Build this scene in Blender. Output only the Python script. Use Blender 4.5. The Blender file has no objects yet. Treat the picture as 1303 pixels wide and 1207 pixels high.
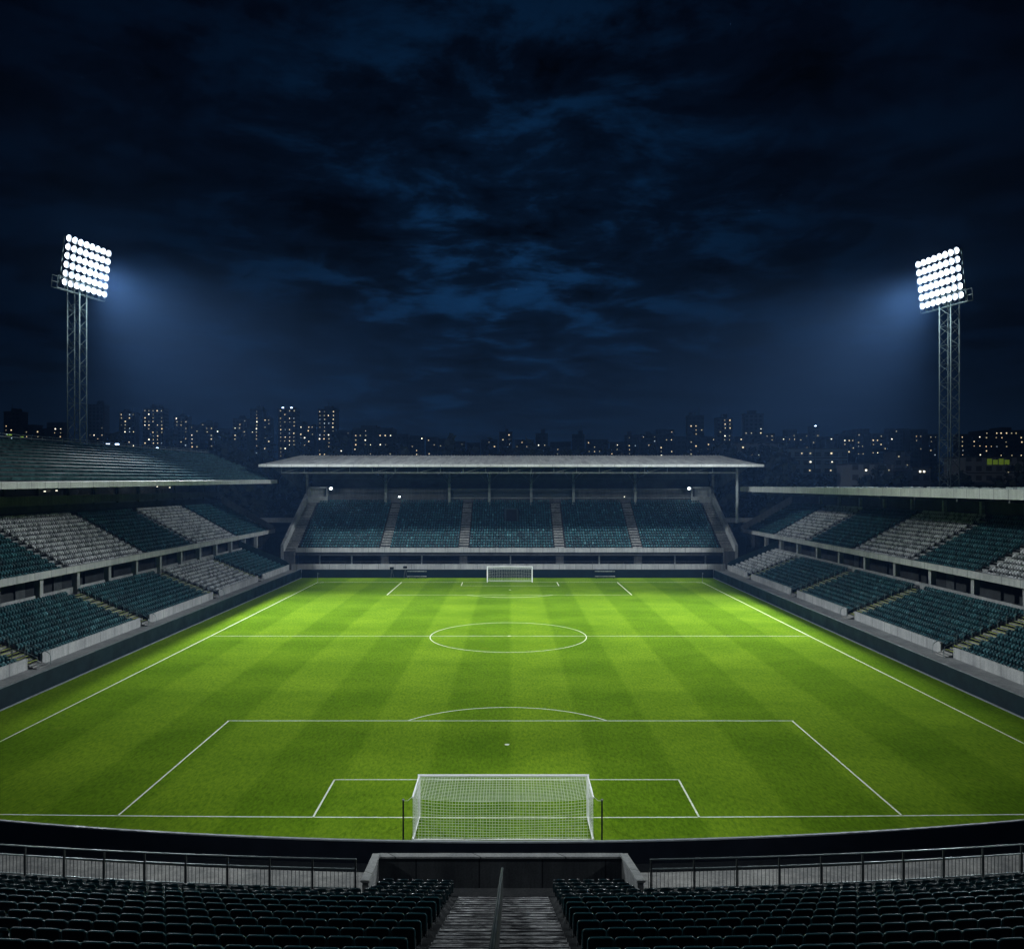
import bpy, bmesh, math, random
import numpy as np
from mathutils import Vector, Matrix

scene = bpy.context.scene
R = math.radians
random.seed(7)

# ------------------------------------------------------------------ camera, sky, exposure
F, CX, CY, H = 1053.0, 649.0, 618.0, 17.06          # focal length and vanishing point in photo pixels, eye height
cam_d = bpy.data.cameras.new('camera'); cam = bpy.data.objects.new('camera', cam_d)
scene.collection.objects.link(cam)
cam.location = (0, 0, H); cam.rotation_euler = (R(90), 0, 0)
cam_d.sensor_fit = 'HORIZONTAL'; cam_d.sensor_width = 36.0
cam_d.lens = 36.0 * F / 1303.0
cam_d.shift_x = (651.5 - CX) / 1303.0
cam_d.shift_y = (CY - 603.5) / 1303.0
cam_d.clip_start = 0.1; cam_d.clip_end = 9000
scene.camera = cam
scene.view_settings.view_transform = 'Standard'
scene.view_settings.look = 'None'
scene.view_settings.exposure = 0.0
scene.view_settings.gamma = 1.0
scene.cycles.use_denoising = True
scene.cycles.volume_bounces = 0
scene.cycles.max_bounces = 5
scene.cycles.diffuse_bounces = 3
scene.cycles.glossy_bounces = 2
scene.cycles.transmission_bounces = 2
scene.cycles.transparent_max_bounces = 6
scene.cycles.sample_clamp_indirect = 2.0
scene.cycles.caustics_reflective = False
scene.cycles.caustics_refractive = False

world = bpy.data.worlds.new('World'); scene.world = world
world.use_nodes = True

def N(nt, t, **kw):
    n = nt.nodes.new(t)
    for k, v in kw.items():
        if k.startswith('i_'):
            n.inputs[k[2:].replace('_', ' ')].default_value = v
        else:
            setattr(n, k, v)
    return n

def mth(nt, op, a, b=None, clamp=False):
    n = nt.nodes.new('ShaderNodeMath'); n.operation = op; n.use_clamp = clamp
    for i, v in enumerate((a, b)):
        if v is None: continue
        if isinstance(v, (int, float)): n.inputs[i].default_value = v
        else: nt.links.new(v, n.inputs[i])
    return n.outputs[0]

def ramp(nt, fac, stops, interp='LINEAR'):
    n = nt.nodes.new('ShaderNodeValToRGB'); cr = n.color_ramp; cr.interpolation = interp
    while len(cr.elements) < len(stops): cr.elements.new(0.5)
    for e, (p, c) in zip(cr.elements, stops):
        e.position = p; e.color = (*c, 1) if len(c) == 3 else c
    nt.links.new(fac, n.inputs[0]); return n.outputs[0]

def mix(nt, fac, a, b, mode='MIX'):
    n = nt.nodes.new('ShaderNodeMix'); n.data_type = 'RGBA'; n.blend_type = mode
    for s, v in ((n.inputs[0], fac), (n.inputs[6], a), (n.inputs[7], b)):
        if isinstance(v, (int, float)): s.default_value = v
        elif isinstance(v, tuple): s.default_value = (*v, 1) if len(v) == 3 else v
        else: nt.links.new(v, s)
    return n.outputs[2]

def build_world():
    nt = world.node_tree; nt.nodes.clear()
    L = nt.links.new
    out = N(nt, 'ShaderNodeOutputWorld'); bg = N(nt, 'ShaderNodeBackground')
    tc = N(nt, 'ShaderNodeTexCoord'); sep = N(nt, 'ShaderNodeSeparateXYZ')
    L(tc.outputs['Generated'], sep.inputs[0])
    z = mth(nt, 'MAXIMUM', sep.outputs[2], 0.0)
    zz = mth(nt, 'ADD', z, 0.10)
    px = mth(nt, 'DIVIDE', sep.outputs[0], zz); py = mth(nt, 'DIVIDE', sep.outputs[1], zz)
    cv = N(nt, 'ShaderNodeCombineXYZ'); L(px, cv.inputs[0]); L(py, cv.inputs[1]); cv.inputs[2].default_value = 56.4
    n1 = N(nt, 'ShaderNodeTexNoise', i_Scale=3.1, i_Detail=12.0, i_Roughness=0.64, i_Distortion=0.25)
    L(cv.outputs[0], n1.inputs['Vector'])
    n2 = N(nt, 'ShaderNodeTexNoise', i_Scale=0.75, i_Detail=3.0, i_Roughness=0.5)
    L(cv.outputs[0], n2.inputs['Vector'])
    # thin cloud <-> open sky
    gap = mth(nt, 'ADD', mth(nt, 'MULTIPLY', n1.outputs[0], 0.70), mth(nt, 'MULTIPLY', n2.outputs[0], 0.30))
    gapm = ramp(nt, gap, [(0.0, (0, 0, 0)), (0.495, (0.0, 0.0, 0.0)), (0.53, (0.25, 0.25, 0.25)), (0.575, (0.75, 0.75, 0.75)), (0.64, (1, 1, 1))])
    # afterglow lies low in the north, over the far stand
    dirn = Vector((-0.01, 1.0, 0.27)).normalized()
    dp = N(nt, 'ShaderNodeVectorMath', operation='DOT_PRODUCT'); L(tc.outputs['Generated'], dp.inputs[0]); dp.inputs[1].default_value = dirn
    glow = ramp(nt, dp.outputs['Value'], [(0.0, (0, 0, 0)), (0.86, (0.0, 0.0, 0.0)), (0.94, (0.11, 0.11, 0.11)), (0.982, (0.45, 0.45, 0.45)), (1.0, (1, 1, 1))])
    open_c = mix(nt, glow, (0.0005, 0.0028, 0.0088), (0.0040, 0.029, 0.088))
    cloud_c = mix(nt, glow, (0.0003, 0.0011, 0.0036), (0.0010, 0.0046, 0.0135))
    shade = ramp(nt, n1.outputs[0], [(0.34, (0.25, 0.25, 0.25)), (0.54, (1.7, 1.7, 1.7))])
    cloud_c = mix(nt, 1.0, cloud_c, shade, 'MULTIPLY')
    sky = mix(nt, gapm, cloud_c, open_c)
    hz = ramp(nt, z, [(0.0, (1, 1, 1)), (0.05, (0.9, 0.9, 0.9)), (0.16, (0, 0, 0))])
    sky = mix(nt, hz, sky, mix(nt, 0.25, (0.0034, 0.0088, 0.0200), sky))
    L(sky, bg.inputs['Color']); bg.inputs['Strength'].default_value = 1.0
    L(bg.outputs[0], out.inputs[0])
build_world()

# ------------------------------------------------------------------ helpers
COL = scene.collection
def tag(o, label=None, cat=None, group=None, kind=None):
    if label: o['label'] = label
    if cat: o['category'] = cat
    if group: o['group'] = group
    if kind: o['kind'] = kind
    return o

def empty(name, loc=(0, 0, 0), rz=0.0, parent=None):
    o = bpy.data.objects.new(name, None); COL.objects.link(o)
    o.location = loc; o.rotation_euler = (0, 0, rz); o.empty_display_size = 0.5
    if parent: o.parent = parent
    return o

class MB:
    def __init__(self): self.v = []; self.f = []; self.m = []; self.mi = 0
    def quadbox(self, p):                       # eight corners: 0-3 bottom ccw, 4-7 top ccw
        b = len(self.v); self.v += [tuple(q) for q in p]
        for f in ((0, 3, 2, 1), (4, 5, 6, 7), (0, 1, 5, 4), (1, 2, 6, 5), (2, 3, 7, 6), (3, 0, 4, 7)):
            self.f.append(tuple(b + i for i in f)); self.m.append(self.mi)
    def box(self, x0, x1, y0, y1, z0, z1):
        if x0 > x1: x0, x1 = x1, x0
        if y0 > y1: y0, y1 = y1, y0
        if z0 > z1: z0, z1 = z1, z0
        self.quadbox([(x0, y0, z0), (x1, y0, z0), (x1, y1, z0), (x0, y1, z0), (x0, y0, z1), (x1, y0, z1), (x1, y1, z1), (x0, y1, z1)])
    def bar(self, a, b, w, h=None, up=(0, 0, 1)):   # square bar between two points
        a = Vector(a); b = Vector(b); h = h or w
        d = (b - a)
        if d.length < 1e-6: return
        d.normalize(); u = Vector(up)
        if abs(d.dot(u)) > 0.98: u = Vector((0, 1, 0))
        s = d.cross(u).normalized() * (w / 2); t = s.cross(d).normalized() * (h / 2)
        self.quadbox([a - s - t, a + s - t, a + s + t, a - s + t, b - s - t, b + s - t, b + s + t, b - s + t])
    def tube(self, pts, r, n=8, cap=True):
        pts = [Vector(p) for p in pts]; rings = []
        for i, p in enumerate(pts):
            d = (pts[min(i + 1, len(pts) - 1)] - pts[max(i - 1, 0)]).normalized()
            u = Vector((0, 0, 1)) if abs(d.z) < 0.95 else Vector((0, 1, 0))
            s = d.cross(u).normalized(); t = s.cross(d).normalized()
            rr = r[i] if isinstance(r, (list, tuple)) else r
            b = len(self.v)
            for k in range(n):
                a = 2 * math.pi * k / n
                self.v.append(tuple(p + s * (rr * math.cos(a)) + t * (rr * math.sin(a))))
            rings.append(b)
        for i in range(len(rings) - 1):
            for k in range(n):
                k2 = (k + 1) % n
                self.f.append((rings[i] + k, rings[i] + k2, rings[i + 1] + k2, rings[i + 1] + k)); self.m.append(self.mi)
        if cap:
            self.f.append(tuple(rings[0] + k for k in reversed(range(n)))); self.m.append(self.mi)
            self.f.append(tuple(rings[-1] + k for k in range(n))); self.m.append(self.mi)
    def prism(self, poly, fa, fb):                  # poly: list of 2D, fa/fb map 2D -> 3D for the two ends
        n = len(poly); b = len(self.v)
        self.v += [tuple(fa(*q)) for q in poly] + [tuple(fb(*q)) for q in poly]
        self.f.append(tuple(b + i for i in range(n))); self.m.append(self.mi)
        self.f.append(tuple(b + n + i for i in reversed(range(n)))); self.m.append(self.mi)
        for i in range(n):
            j = (i + 1) % n
            self.f.append((b + i, b + n + i, b + n + j, b + j)); self.m.append(self.mi)
    def quad(self, *p):
        b = len(self.v); self.v += [tuple(q) for q in p]; self.f.append(tuple(range(b, b + len(p)))); self.m.append(self.mi)
    def build(self, name, mats, parent=None, bevel=0.0, smooth=False, normals=True, loc=None):
        me = bpy.data.meshes.new(name); me.from_pydata(self.v, [], self.f)
        if not isinstance(mats, (list, tuple)): mats = [mats]
        for m in mats: me.materials.append(m)
        if len(mats) > 1: me.polygons.foreach_set('material_index', self.m)
        if normals:
            bm = bmesh.new(); bm.from_mesh(me); bmesh.ops.recalc_face_normals(bm, faces=bm.faces); bm.to_mesh(me); bm.free()
        if smooth: me.polygons.foreach_set('use_smooth', [True] * len(me.polygons))
        me.update()
        o = bpy.data.objects.new(name, me); COL.objects.link(o)
        if parent: o.parent = parent
        if loc: o.location = loc
        if bevel:
            md = o.modifiers.new('bevel', 'BEVEL'); md.width = bevel; md.segments = 2; md.limit_method = 'ANGLE'
        return o

def copy_tree(o, parent=None):
    c = o.copy(); COL.objects.link(c)
    if parent: c.parent = parent
    for ch in list(o.children): copy_tree(ch, c)
    return c

ORD = ['zeroth', 'first', 'second', 'third', 'fourth', 'fifth', 'sixth', 'seventh', 'eighth', 'ninth', 'tenth', 'eleventh', 'twelfth', 'thirteenth',
       'fourteenth', 'fifteenth', 'sixteenth', 'seventeenth', 'eighteenth', 'nineteenth', 'twentieth']
TENS = {2: 'twenty', 3: 'thirty', 4: 'forty', 5: 'fifty', 6: 'sixty', 7: 'seventy', 8: 'eighty', 9: 'ninety'}
def ordw(n):
    if n <= 20: return ORD[n]
    t, u = divmod(n, 10)
    return (TENS[t][:-1] + 'ieth') if u == 0 else TENS[t] + '-' + ORD[u]

# ------------------------------------------------------------------ materials
def mat(name, col, rough=0.7, metal=0.0, var=0.0, scale=1.0, col2=None, bump=0.0, bscale=None, spec=0.3, stretch=None, detail=6.0, obj=True, coat=0.0):
    m = bpy.data.materials.new(name); m.use_nodes = True; nt = m.node_tree; L = nt.links.new
    p = nt.nodes['Principled BSDF']
    p.inputs['Base Color'].default_value = (*col, 1); p.inputs['Roughness'].default_value = rough; p.inputs['Metallic'].default_value = metal
    p.inputs['Specular IOR Level'].default_value = spec
    if var or col2 or bump:
        tc = N(nt, 'ShaderNodeTexCoord'); vec = tc.outputs['Object'] if obj else tc.outputs['Generated']
        if stretch:
            mp = N(nt, 'ShaderNodeMapping'); mp.inputs['Scale'].default_value = stretch; L(vec, mp.inputs[0]); vec = mp.outputs[0]
        n = N(nt, 'ShaderNodeTexNoise', i_Scale=scale, i_Detail=detail, i_Roughness=0.62); L(vec, n.inputs['Vector'])
        if col2 is None:
            col2 = tuple(c * (1 - var) for c in col); c1 = tuple(min(1, c * (1 + var)) for c in col)
        else: c1 = col
        cr = ramp(nt, n.outputs[0], [(0.32, col2), (0.68, c1)])
        L(cr, p.inputs['Base Color'])
        rr = ramp(nt, n.outputs[0], [(0.3, (min(1, rough + 0.12),) * 3), (0.7, (max(0.05, rough - 0.12),) * 3)]); L(rr, p.inputs['Roughness'])
        if bump:
            nb = N(nt, 'ShaderNodeTexNoise', i_Scale=bscale or scale * 6, i_Detail=4.0); L(vec, nb.inputs['Vector'])
            b = N(nt, 'ShaderNodeBump', i_Strength=bump, i_Distance=0.02); L(nb.outputs[0], b.inputs['Height']); L(b.outputs[0], p.inputs['Normal'])
    return m

def concrete(name, c, dark, joints=0.0, streak=True):
    """cast concrete with rain streaks, blotches and, if asked, panel joints along the long direction"""
    m = bpy.data.materials.new(name); m.use_nodes = True; nt = m.node_tree; L = nt.links.new; p = nt.nodes['Principled BSDF']
    p.inputs['Roughness'].default_value = 0.85; p.inputs['Specular IOR Level'].default_value = 0.25
    tc = N(nt, 'ShaderNodeTexCoord')
    n1 = N(nt, 'ShaderNodeTexNoise', i_Scale=0.35, i_Detail=7.0, i_Roughness=0.6); L(tc.outputs['Object'], n1.inputs['Vector'])
    mp = N(nt, 'ShaderNodeMapping'); mp.inputs['Scale'].default_value = (2.2, 2.2, 0.25); L(tc.outputs['Object'], mp.inputs[0])
    n2 = N(nt, 'ShaderNodeTexNoise', i_Scale=1.0, i_Detail=6.0, i_Roughness=0.7); L(mp.outputs[0], n2.inputs['Vector'])
    f = mth(nt, 'ADD', mth(nt, 'MULTIPLY', n1.outputs[0], 0.5), mth(nt, 'MULTIPLY', n2.outputs[0], 0.5))
    colr = ramp(nt, f, [(0.36, dark), (0.50, tuple((a + b) / 2 for a, b in zip(c, dark))), (0.62, c)])
    n3 = N(nt, 'ShaderNodeTexNoise', i_Scale=14.0, i_Detail=5.0); L(tc.outputs['Object'], n3.inputs['Vector'])
    sp = ramp(nt, n3.outputs[0], [(0.35, (0.8, 0.8, 0.8)), (0.65, (1.1, 1.1, 1.1))]); colr = mix(nt, 1.0, colr, sp, 'MULTIPLY')
    if joints:
        s = N(nt, 'ShaderNodeSeparateXYZ'); L(tc.outputs['Object'], s.inputs[0])
        q = mth(nt, 'ADD', s.outputs[0], s.outputs[1])
        fr = mth(nt, 'FRACT', mth(nt, 'DIVIDE', q, joints))
        e = mth(nt, 'LESS_THAN', fr, 0.06 / joints)
        colr = mix(nt, e, colr, tuple(x * 0.35 for x in dark))
    L(colr, p.inputs['Base Color'])
    b = N(nt, 'ShaderNodeBump', i_Strength=0.25, i_Distance=0.02); L(n3.outputs[0], b.inputs['Height']); L(b.outputs[0], p.inputs['Normal'])
    return m

def emis(name, col, s):
    m = bpy.data.materials.new(name); m.use_nodes = True; nt = m.node_tree; p = nt.nodes['Principled BSDF']
    p.inputs['Base Color'].default_value = (0.02, 0.02, 0.02, 1); p.inputs['Emission Color'].default_value = (*col, 1); p.inputs['Emission Strength'].default_value = s
    m.cycles.emission_sampling = 'NONE'
    return m

def worn():
    m = bpy.data.materials.new('worn_stair_concrete'); m.use_nodes = True; nt = m.node_tree; L = nt.links.new; p = nt.nodes['Principled BSDF']
    tc = N(nt, 'ShaderNodeTexCoord'); mp = N(nt, 'ShaderNodeMapping'); mp.inputs['Scale'].default_value = (0.8, 3.4, 1.0); L(tc.outputs['Object'], mp.inputs[0])
    n = N(nt, 'ShaderNodeTexNoise', i_Scale=1.7, i_Detail=8.0, i_Roughness=0.7, i_Distortion=0.8); L(mp.outputs[0], n.inputs['Vector'])
    n2 = N(nt, 'ShaderNodeTexNoise', i_Scale=30.0, i_Detail=3.0); L(tc.outputs['Object'], n2.inputs['Vector'])
    c = ramp(nt, n.outputs[0], [(0.38, (0.02, 0.022, 0.024)), (0.45, (0.09, 0.095, 0.10)), (0.52, (0.32, 0.33, 0.33)), (0.60, (0.60, 0.61, 0.60))])
    c = mix(nt, 1.0, c, ramp(nt, n2.outputs[0], [(0.3, (0.7, 0.7, 0.7)), (0.7, (1.15, 1.15, 1.15))]), 'MULTIPLY')
    L(c, p.inputs['Base Color']); p.inputs['Roughness'].default_value = 0.8
    return m

M = {}
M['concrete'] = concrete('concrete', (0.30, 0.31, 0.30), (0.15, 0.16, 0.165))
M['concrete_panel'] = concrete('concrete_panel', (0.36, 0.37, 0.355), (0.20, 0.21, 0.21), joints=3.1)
M['concrete_dark'] = concrete('concrete_dark', (0.10, 0.105, 0.105), (0.04, 0.044, 0.048))
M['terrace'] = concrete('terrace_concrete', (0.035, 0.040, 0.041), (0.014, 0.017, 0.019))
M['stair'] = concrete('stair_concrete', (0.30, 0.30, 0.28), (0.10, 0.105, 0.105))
M['worn_stair'] = worn()
M['nosing'] = mat('yellow_nosing_paint', (0.52, 0.62, 0.06), 0.6, col2=(0.16, 0.18, 0.08), scale=2.5)
M['board'] = mat('navy_board_paint', (0.0025, 0.010, 0.015), 0.6, var=0.25, scale=0.4, bump=0.05, spec=0.12)
M['board_trim'] = mat('board_edge_metal', (0.16, 0.18, 0.19), 0.6, 0.2, var=0.2, scale=2)
M['rear_board'] = mat('black_board_back', (0.003, 0.004, 0.006), 0.9, var=0.4, scale=0.8, spec=0.05)
M['asphalt'] = mat('dark_rubber_track', (0.006, 0.007, 0.008), 0.95, var=0.4, scale=3, bump=0.3, bscale=40, spec=0.05)
M['wall_dark'] = mat('shade_dark_wall', (0.014, 0.018, 0.020), 0.8, var=0.35, scale=0.5)  # near-black colour carries the shade of the recesses under the tiers
M['teal_wall'] = mat('teal_painted_wall', (0.008, 0.026, 0.032), 0.6, var=0.3, scale=0.6)
M['steel'] = mat('grey_painted_steel', (0.17, 0.19, 0.19), 0.5, 0.2, var=0.3, scale=1.2)
M['steel_dark'] = mat('dark_steel', (0.05, 0.058, 0.06), 0.5, 0.3, var=0.3, scale=1.2)
M['tower_steel'] = mat('tower_steel', (0.07, 0.10, 0.10), 0.6, 0.2, var=0.3, scale=1.5)
M['galv'] = mat('galvanised_steel', (0.22, 0.27, 0.27), 0.45, 0.55, var=0.3, scale=1.5)
M['roof_pale'] = mat('pale_roof_sheet', (0.25, 0.26, 0.255), 0.6, 0.1, var=0.3, scale=0.25, stretch=(4, 0.5, 1))
M['roof_edge'] = concrete('roof_edge_sheet', (0.46, 0.48, 0.46), (0.30, 0.31, 0.30), joints=2.4)
M['roof_teal'] = mat('teal_roof_sheet', (0.004, 0.010, 0.011), 0.9, 0.0, var=0.4, scale=0.5, stretch=(1, 0.2, 1))
M['roof_teal_rib'] = mat('teal_roof_rib', (0.028, 0.060, 0.062), 0.9, 0.0, var=0.6, scale=1.2, spec=0.0)
M['soffit'] = mat('roof_soffit', (0.022, 0.030, 0.032), 0.7, var=0.3, scale=0.5)
M['glass_dark'] = mat('dark_glazing', (0.010, 0.020, 0.026), 0.35, 0.0, var=0.3, scale=1)
M['teal_seat'] = mat('teal_seat_plastic', (0.012, 0.058, 0.066), 0.38, var=0.3, scale=1.1)
M['teal_seat2'] = mat('faded_teal_seat_plastic', (0.022, 0.088, 0.098), 0.42, var=0.3, scale=1.1)
M['teal_seat3'] = mat('dark_teal_seat_plastic', (0.007, 0.034, 0.040), 0.35, var=0.3, scale=1.1)
M['teal_seat_glint'] = mat('teal_seat_glint_plastic', (0.055, 0.15, 0.16), 0.4, var=0.3, scale=1.1)  # lighter colour on a few random seats, painted in as glints
M['white_seat'] = mat('pale_grey_seat_plastic', (0.40, 0.42, 0.42), 0.45, var=0.2, scale=1.1)
M['white_seat2'] = mat('dull_grey_seat_plastic', (0.20, 0.22, 0.22), 0.5, var=0.2, scale=1.1)
M['near_seat'] = mat('near_teal_seat_plastic', (0.005, 0.022, 0.026), 0.30, var=0.35, scale=3.0, bump=0.08, bscale=60)
M['near_rim_highlight'] = mat('near_seat_rim_highlight', (0.020, 0.085, 0.098), 0.35, var=0.3, scale=3.0, spec=0.5)  # paler than the seat shell: the rim highlight is put into the colour
M['inner_wall'] = concrete('parapet_inner_face', (0.085, 0.092, 0.096), (0.03, 0.034, 0.037), joints=2.3)  # concrete darkened, the shadow on this face is in the colour
M['near_pan'] = mat('near_seat_pan_plastic', (0.008, 0.036, 0.042), 0.34, var=0.3, scale=3.0)
M['bracket'] = mat('seat_bracket_metal', (0.03, 0.034, 0.036), 0.4, 0.5, var=0.3, scale=3)
M['white_paint'] = mat('white_gloss_paint', (0.88, 0.88, 0.88), 0.3, var=0.05, scale=3)
M['bench'] = mat('worn_bench_paint', (0.42, 0.44, 0.42), 0.5, col2=(0.04, 0.06, 0.06), scale=0.9)
M['net'] = mat('white_net_cord', (0.66, 0.70, 0.64), 0.8)
M['black_metal'] = mat('black_metal', (0.005, 0.005, 0.006), 0.8, 0.0, spec=0.1)
M['line'] = mat('white_line_paint', (0.70, 0.72, 0.66), 0.9, col2=(0.42, 0.50, 0.28), scale=6.0, detail=8)
M['lens'] = emis('lamp_lens', (0.90, 0.95, 1.0), 14.0)
M['reflector'] = mat('lamp_reflector', (0.30, 0.32, 0.36), 0.35, 0.0)
M['small_lamp'] = emis('wall_lamp_light', (0.80, 0.95, 1.0), 12.0)
M['tiny_lamp'] = emis('tiny_lamp_light', (1.0, 0.95, 0.75), 2.0)
M['green_lamp'] = emis('green_sign_light', (0.45, 0.75, 0.10), 0.5)
M['beacon'] = emis('rooftop_beacon_light', (0.45, 0.65, 1.0), 9.0)
WIN = [emis('warm_window_light', (1.0, 0.80, 0.48), 1.4), emis('pale_window_light', (1.0, 0.92, 0.70), 2.8),
       emis('dim_window_light', (0.80, 0.72, 0.45), 0.6), emis('cool_window_light', (0.65, 0.85, 1.0), 0.7)]
M['green_glow'] = emis('green_tree_glow', (0.35, 0.55, 0.04), 0.16)  # glow standing in for green glimpses of a lit tree
def facade(name, c):
    m = bpy.data.materials.new(name); m.use_nodes = True; nt = m.node_tree; L = nt.links.new; p = nt.nodes['Principled BSDF']
    tc = N(nt, 'ShaderNodeTexCoord')
    br = N(nt, 'ShaderNodeTexBrick', i_Scale=1.0); br.offset = 0.0
    br.inputs['Brick Width'].default_value = 3.2; br.inputs['Row Height'].default_value = 3.0; br.inputs['Mortar Size'].default_value = 0.75
    br.inputs['Color1'].default_value = (*[x * 0.25 for x in c], 1); br.inputs['Color2'].default_value = (*[x * 0.35 for x in c], 1); br.inputs['Mortar'].default_value = (*c, 1)
    mp = N(nt, 'ShaderNodeMapping'); mp.inputs['Rotation'].default_value = (R(90), 0, 0); L(tc.outputs['Object'], mp.inputs[0]); L(mp.outputs[0], br.inputs['Vector'])
    L(br.outputs['Color'], p.inputs['Base Color']); p.inputs['Roughness'].default_value = 0.7
    return m
FAC = [facade('concrete_facade', (0.07, 0.075, 0.085)), facade('dark_facade', (0.02, 0.022, 0.026)), facade('teal_facade', (0.16, 0.22, 0.23)), facade('near_grey_facade', (0.17, 0.18, 0.185))]
M['city_roof'] = mat('city_roof', (0.04, 0.045, 0.05), 0.9, var=0.3, scale=0.1)
M['foliage'] = mat('dark_foliage', (0.014, 0.022, 0.014), 0.8, var=0.5, scale=0.4)

def grass_material():
    m = bpy.data.materials.new('mown_grass'); m.use_nodes = True; nt = m.node_tree; L = nt.links.new; p = nt.nodes['Principled BSDF']
    tc = N(nt, 'ShaderNodeTexCoord'); s = N(nt, 'ShaderNodeSeparateXYZ'); L(tc.outputs['Object'], s.inputs[0])
    nw = N(nt, 'ShaderNodeTexNoise', i_Scale=0.5, i_Detail=4.0); L(tc.outputs['Object'], nw.inputs['Vector'])
    wob = mth(nt, 'MULTIPLY', mth(nt, 'SUBTRACT', nw.outputs[0], 0.5), 0.35)
    def band(co, w, off, soft=0.05):
        t = mth(nt, 'ADD', mth(nt, 'ADD', co, off), wob)
        fr = mth(nt, 'PINGPONG', t, w)      # triangle 0..w
        return mth(nt, 'DIVIDE', mth(nt, 'SUBTRACT', mth(nt, 'DIVIDE', fr, w), 0.5 - soft), 2 * soft, clamp=True)
    a = band(s.outputs[0], 4.9, 2.4 + 49)
    b = band(s.outputs[1], 5.6, 1.0, 0.16)
    comb = mth(nt, 'ADD', mth(nt, 'MULTIPLY', a, 0.70), mth(nt, 'MULTIPLY', b, 0.30))
    base = mix(nt, comb, (0.071, 0.140, 0.0060), (0.104, 0.186, 0.0100))
    n1 = N(nt, 'ShaderNodeTexNoise', i_Scale=0.16, i_Detail=6.0, i_Roughness=0.65); L(tc.outputs['Object'], n1.inputs['Vector'])
    c1 = ramp(nt, n1.outputs[0], [(0.3, (0.80, 0.84, 0.8)), (0.7, (1.22, 1.16, 1.2))]); base = mix(nt, 1.0, base, c1, 'MULTIPLY')
    mp = N(nt, 'ShaderNodeMapping'); mp.inputs['Scale'].default_value = (1.0, 0.35, 1.0); mp.inputs['Rotation'].default_value = (0, 0, 0.25); L(tc.outputs['Object'], mp.inputs[0])
    n2 = N(nt, 'ShaderNodeTexNoise', i_Scale=5.5, i_Detail=8.0, i_Roughness=0.75); L(mp.outputs[0], n2.inputs['Vector'])
    c2 = ramp(nt, n2.outputs[0], [(0.3, (0.50, 0.56, 0.5)), (0.5, (1.0, 1.0, 1.0)), (0.7, (1.5, 1.38, 1.0))]); base = mix(nt, 1.0, base, c2, 'MULTIPLY')
    n4 = N(nt, 'ShaderNodeTexNoise', i_Scale=0.9, i_Detail=5.0, i_Roughness=0.7, i_Distortion=0.6); L(tc.outputs['Object'], n4.inputs['Vector'])
    dry = ramp(nt, n4.outputs[0], [(0.60, (0, 0, 0)), (0.78, (0.45, 0.45, 0.45))]); base = mix(nt, dry, base, (0.14, 0.18, 0.018))
    L(base, p.inputs['Base Color']); p.inputs['Roughness'].default_value = 0.95; p.inputs['Specular IOR Level'].default_value = 0.0
    bmp = N(nt, 'ShaderNodeBump', i_Strength=0.5, i_Distance=0.05); L(n2.outputs[0], bmp.inputs['Height']); L(bmp.outputs[0], p.inputs['Normal'])
    return m
M['grass'] = grass_material()

# ------------------------------------------------------------------ setting: ground, pitch, track, markings
XL, XR = -38.7, 37.7             # inner faces of the side hoardings
YF = 153.6                       # far hoarding
def ycurve(D, x): return D + x * x / 250.0
mb = MB(); mb.quad((-4000, -300, -0.05), (4000, -300, -0.05), (4000, 5000, -0.05), (-4000, 5000, -0.05))
M['city_ground'] = mat('city_ground', (0.03, 0.033, 0.035), 0.95, var=0.4, scale=0.02)
tag(mb.build('ground', M['city_ground']), kind='structure')
mb = MB(); nseg = 40
for i in range(nseg):
    x0 = XL + (XR - XL) * i / nseg; x1 = XL + (XR - XL) * (i + 1) / nseg
    mb.quad((x0, ycurve(37.45, x0), 0), (x1, ycurve(37.45, x1), 0), (x1, YF, 0), (x0, YF, 0))
tag(mb.build('pitch_grass', M['grass'], normals=False), kind='structure')
mb = MB()
for i in range(nseg):
    x0 = -44 + 88 * i / nseg; x1 = -44 + 88 * (i + 1) / nseg
    mb.quad((x0, ycurve(28.0, x0), -0.02), (x1, ycurve(28.0, x1), -0.02), (x1, ycurve(37.45, x1), -0.02), (x0, ycurve(37.45, x0), -0.02))
tag(mb.build('track', M['asphalt'], normals=False), kind='structure')

def G(px, py, z=0.0):
    D = (H - z) * F / (py - CY); return ((px - CX) / F * D, D)
LW = 0.10
class Lines(MB):
    def line(self, pts, w=LW, z=0.006):
        n = len(pts)
        for i in range(n - 1):
            a = Vector(pts[i]).to_2d() if len(pts[i]) > 2 else Vector(pts[i]); b = Vector(pts[i + 1])
            d = (b - a).normalized(); s = Vector((-d.y, d.x)) * w / 2; e = d * (w / 2 if n == 2 else 0.0)
            a2, b2 = a - e, b + e
            self.quad((a2.x - s.x, a2.y - s.y, z), (b2.x - s.x, b2.y - s.y, z), (b2.x + s.x, b2.y + s.y, z), (a2.x + s.x, a2.y + s.y, z))
ln = Lines()
def ygl(x): return 42.6 + x * x / 2000.0 * 1.15      # near goal line as marked out, slightly bowed
YG, YH, YE = 42.6, 94.1, 146.7
TXL, TXR = -34.05, 34.05
gl = [(x, ygl(x)) for x in np.linspace(-34.1, 34.1, 40)]
ln.line(gl); ln.line([(TXL, ygl(TXL)), (TXL, YE)]); ln.line([(TXR, ygl(TXR)), (TXR, YE)])
ln.line([(TXL, YE), (TXR, YE)], 0.16); ln.line([(TXL, YH), (TXR, YH)], 0.10)
PB = 60.15
ln.line([(-20.5, PB), (20.55, PB)]); ln.line([(-20.3, ygl(20)), (-20.45, PB)]); ln.line([(20.3, ygl(20)), (20.5, PB)])
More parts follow.
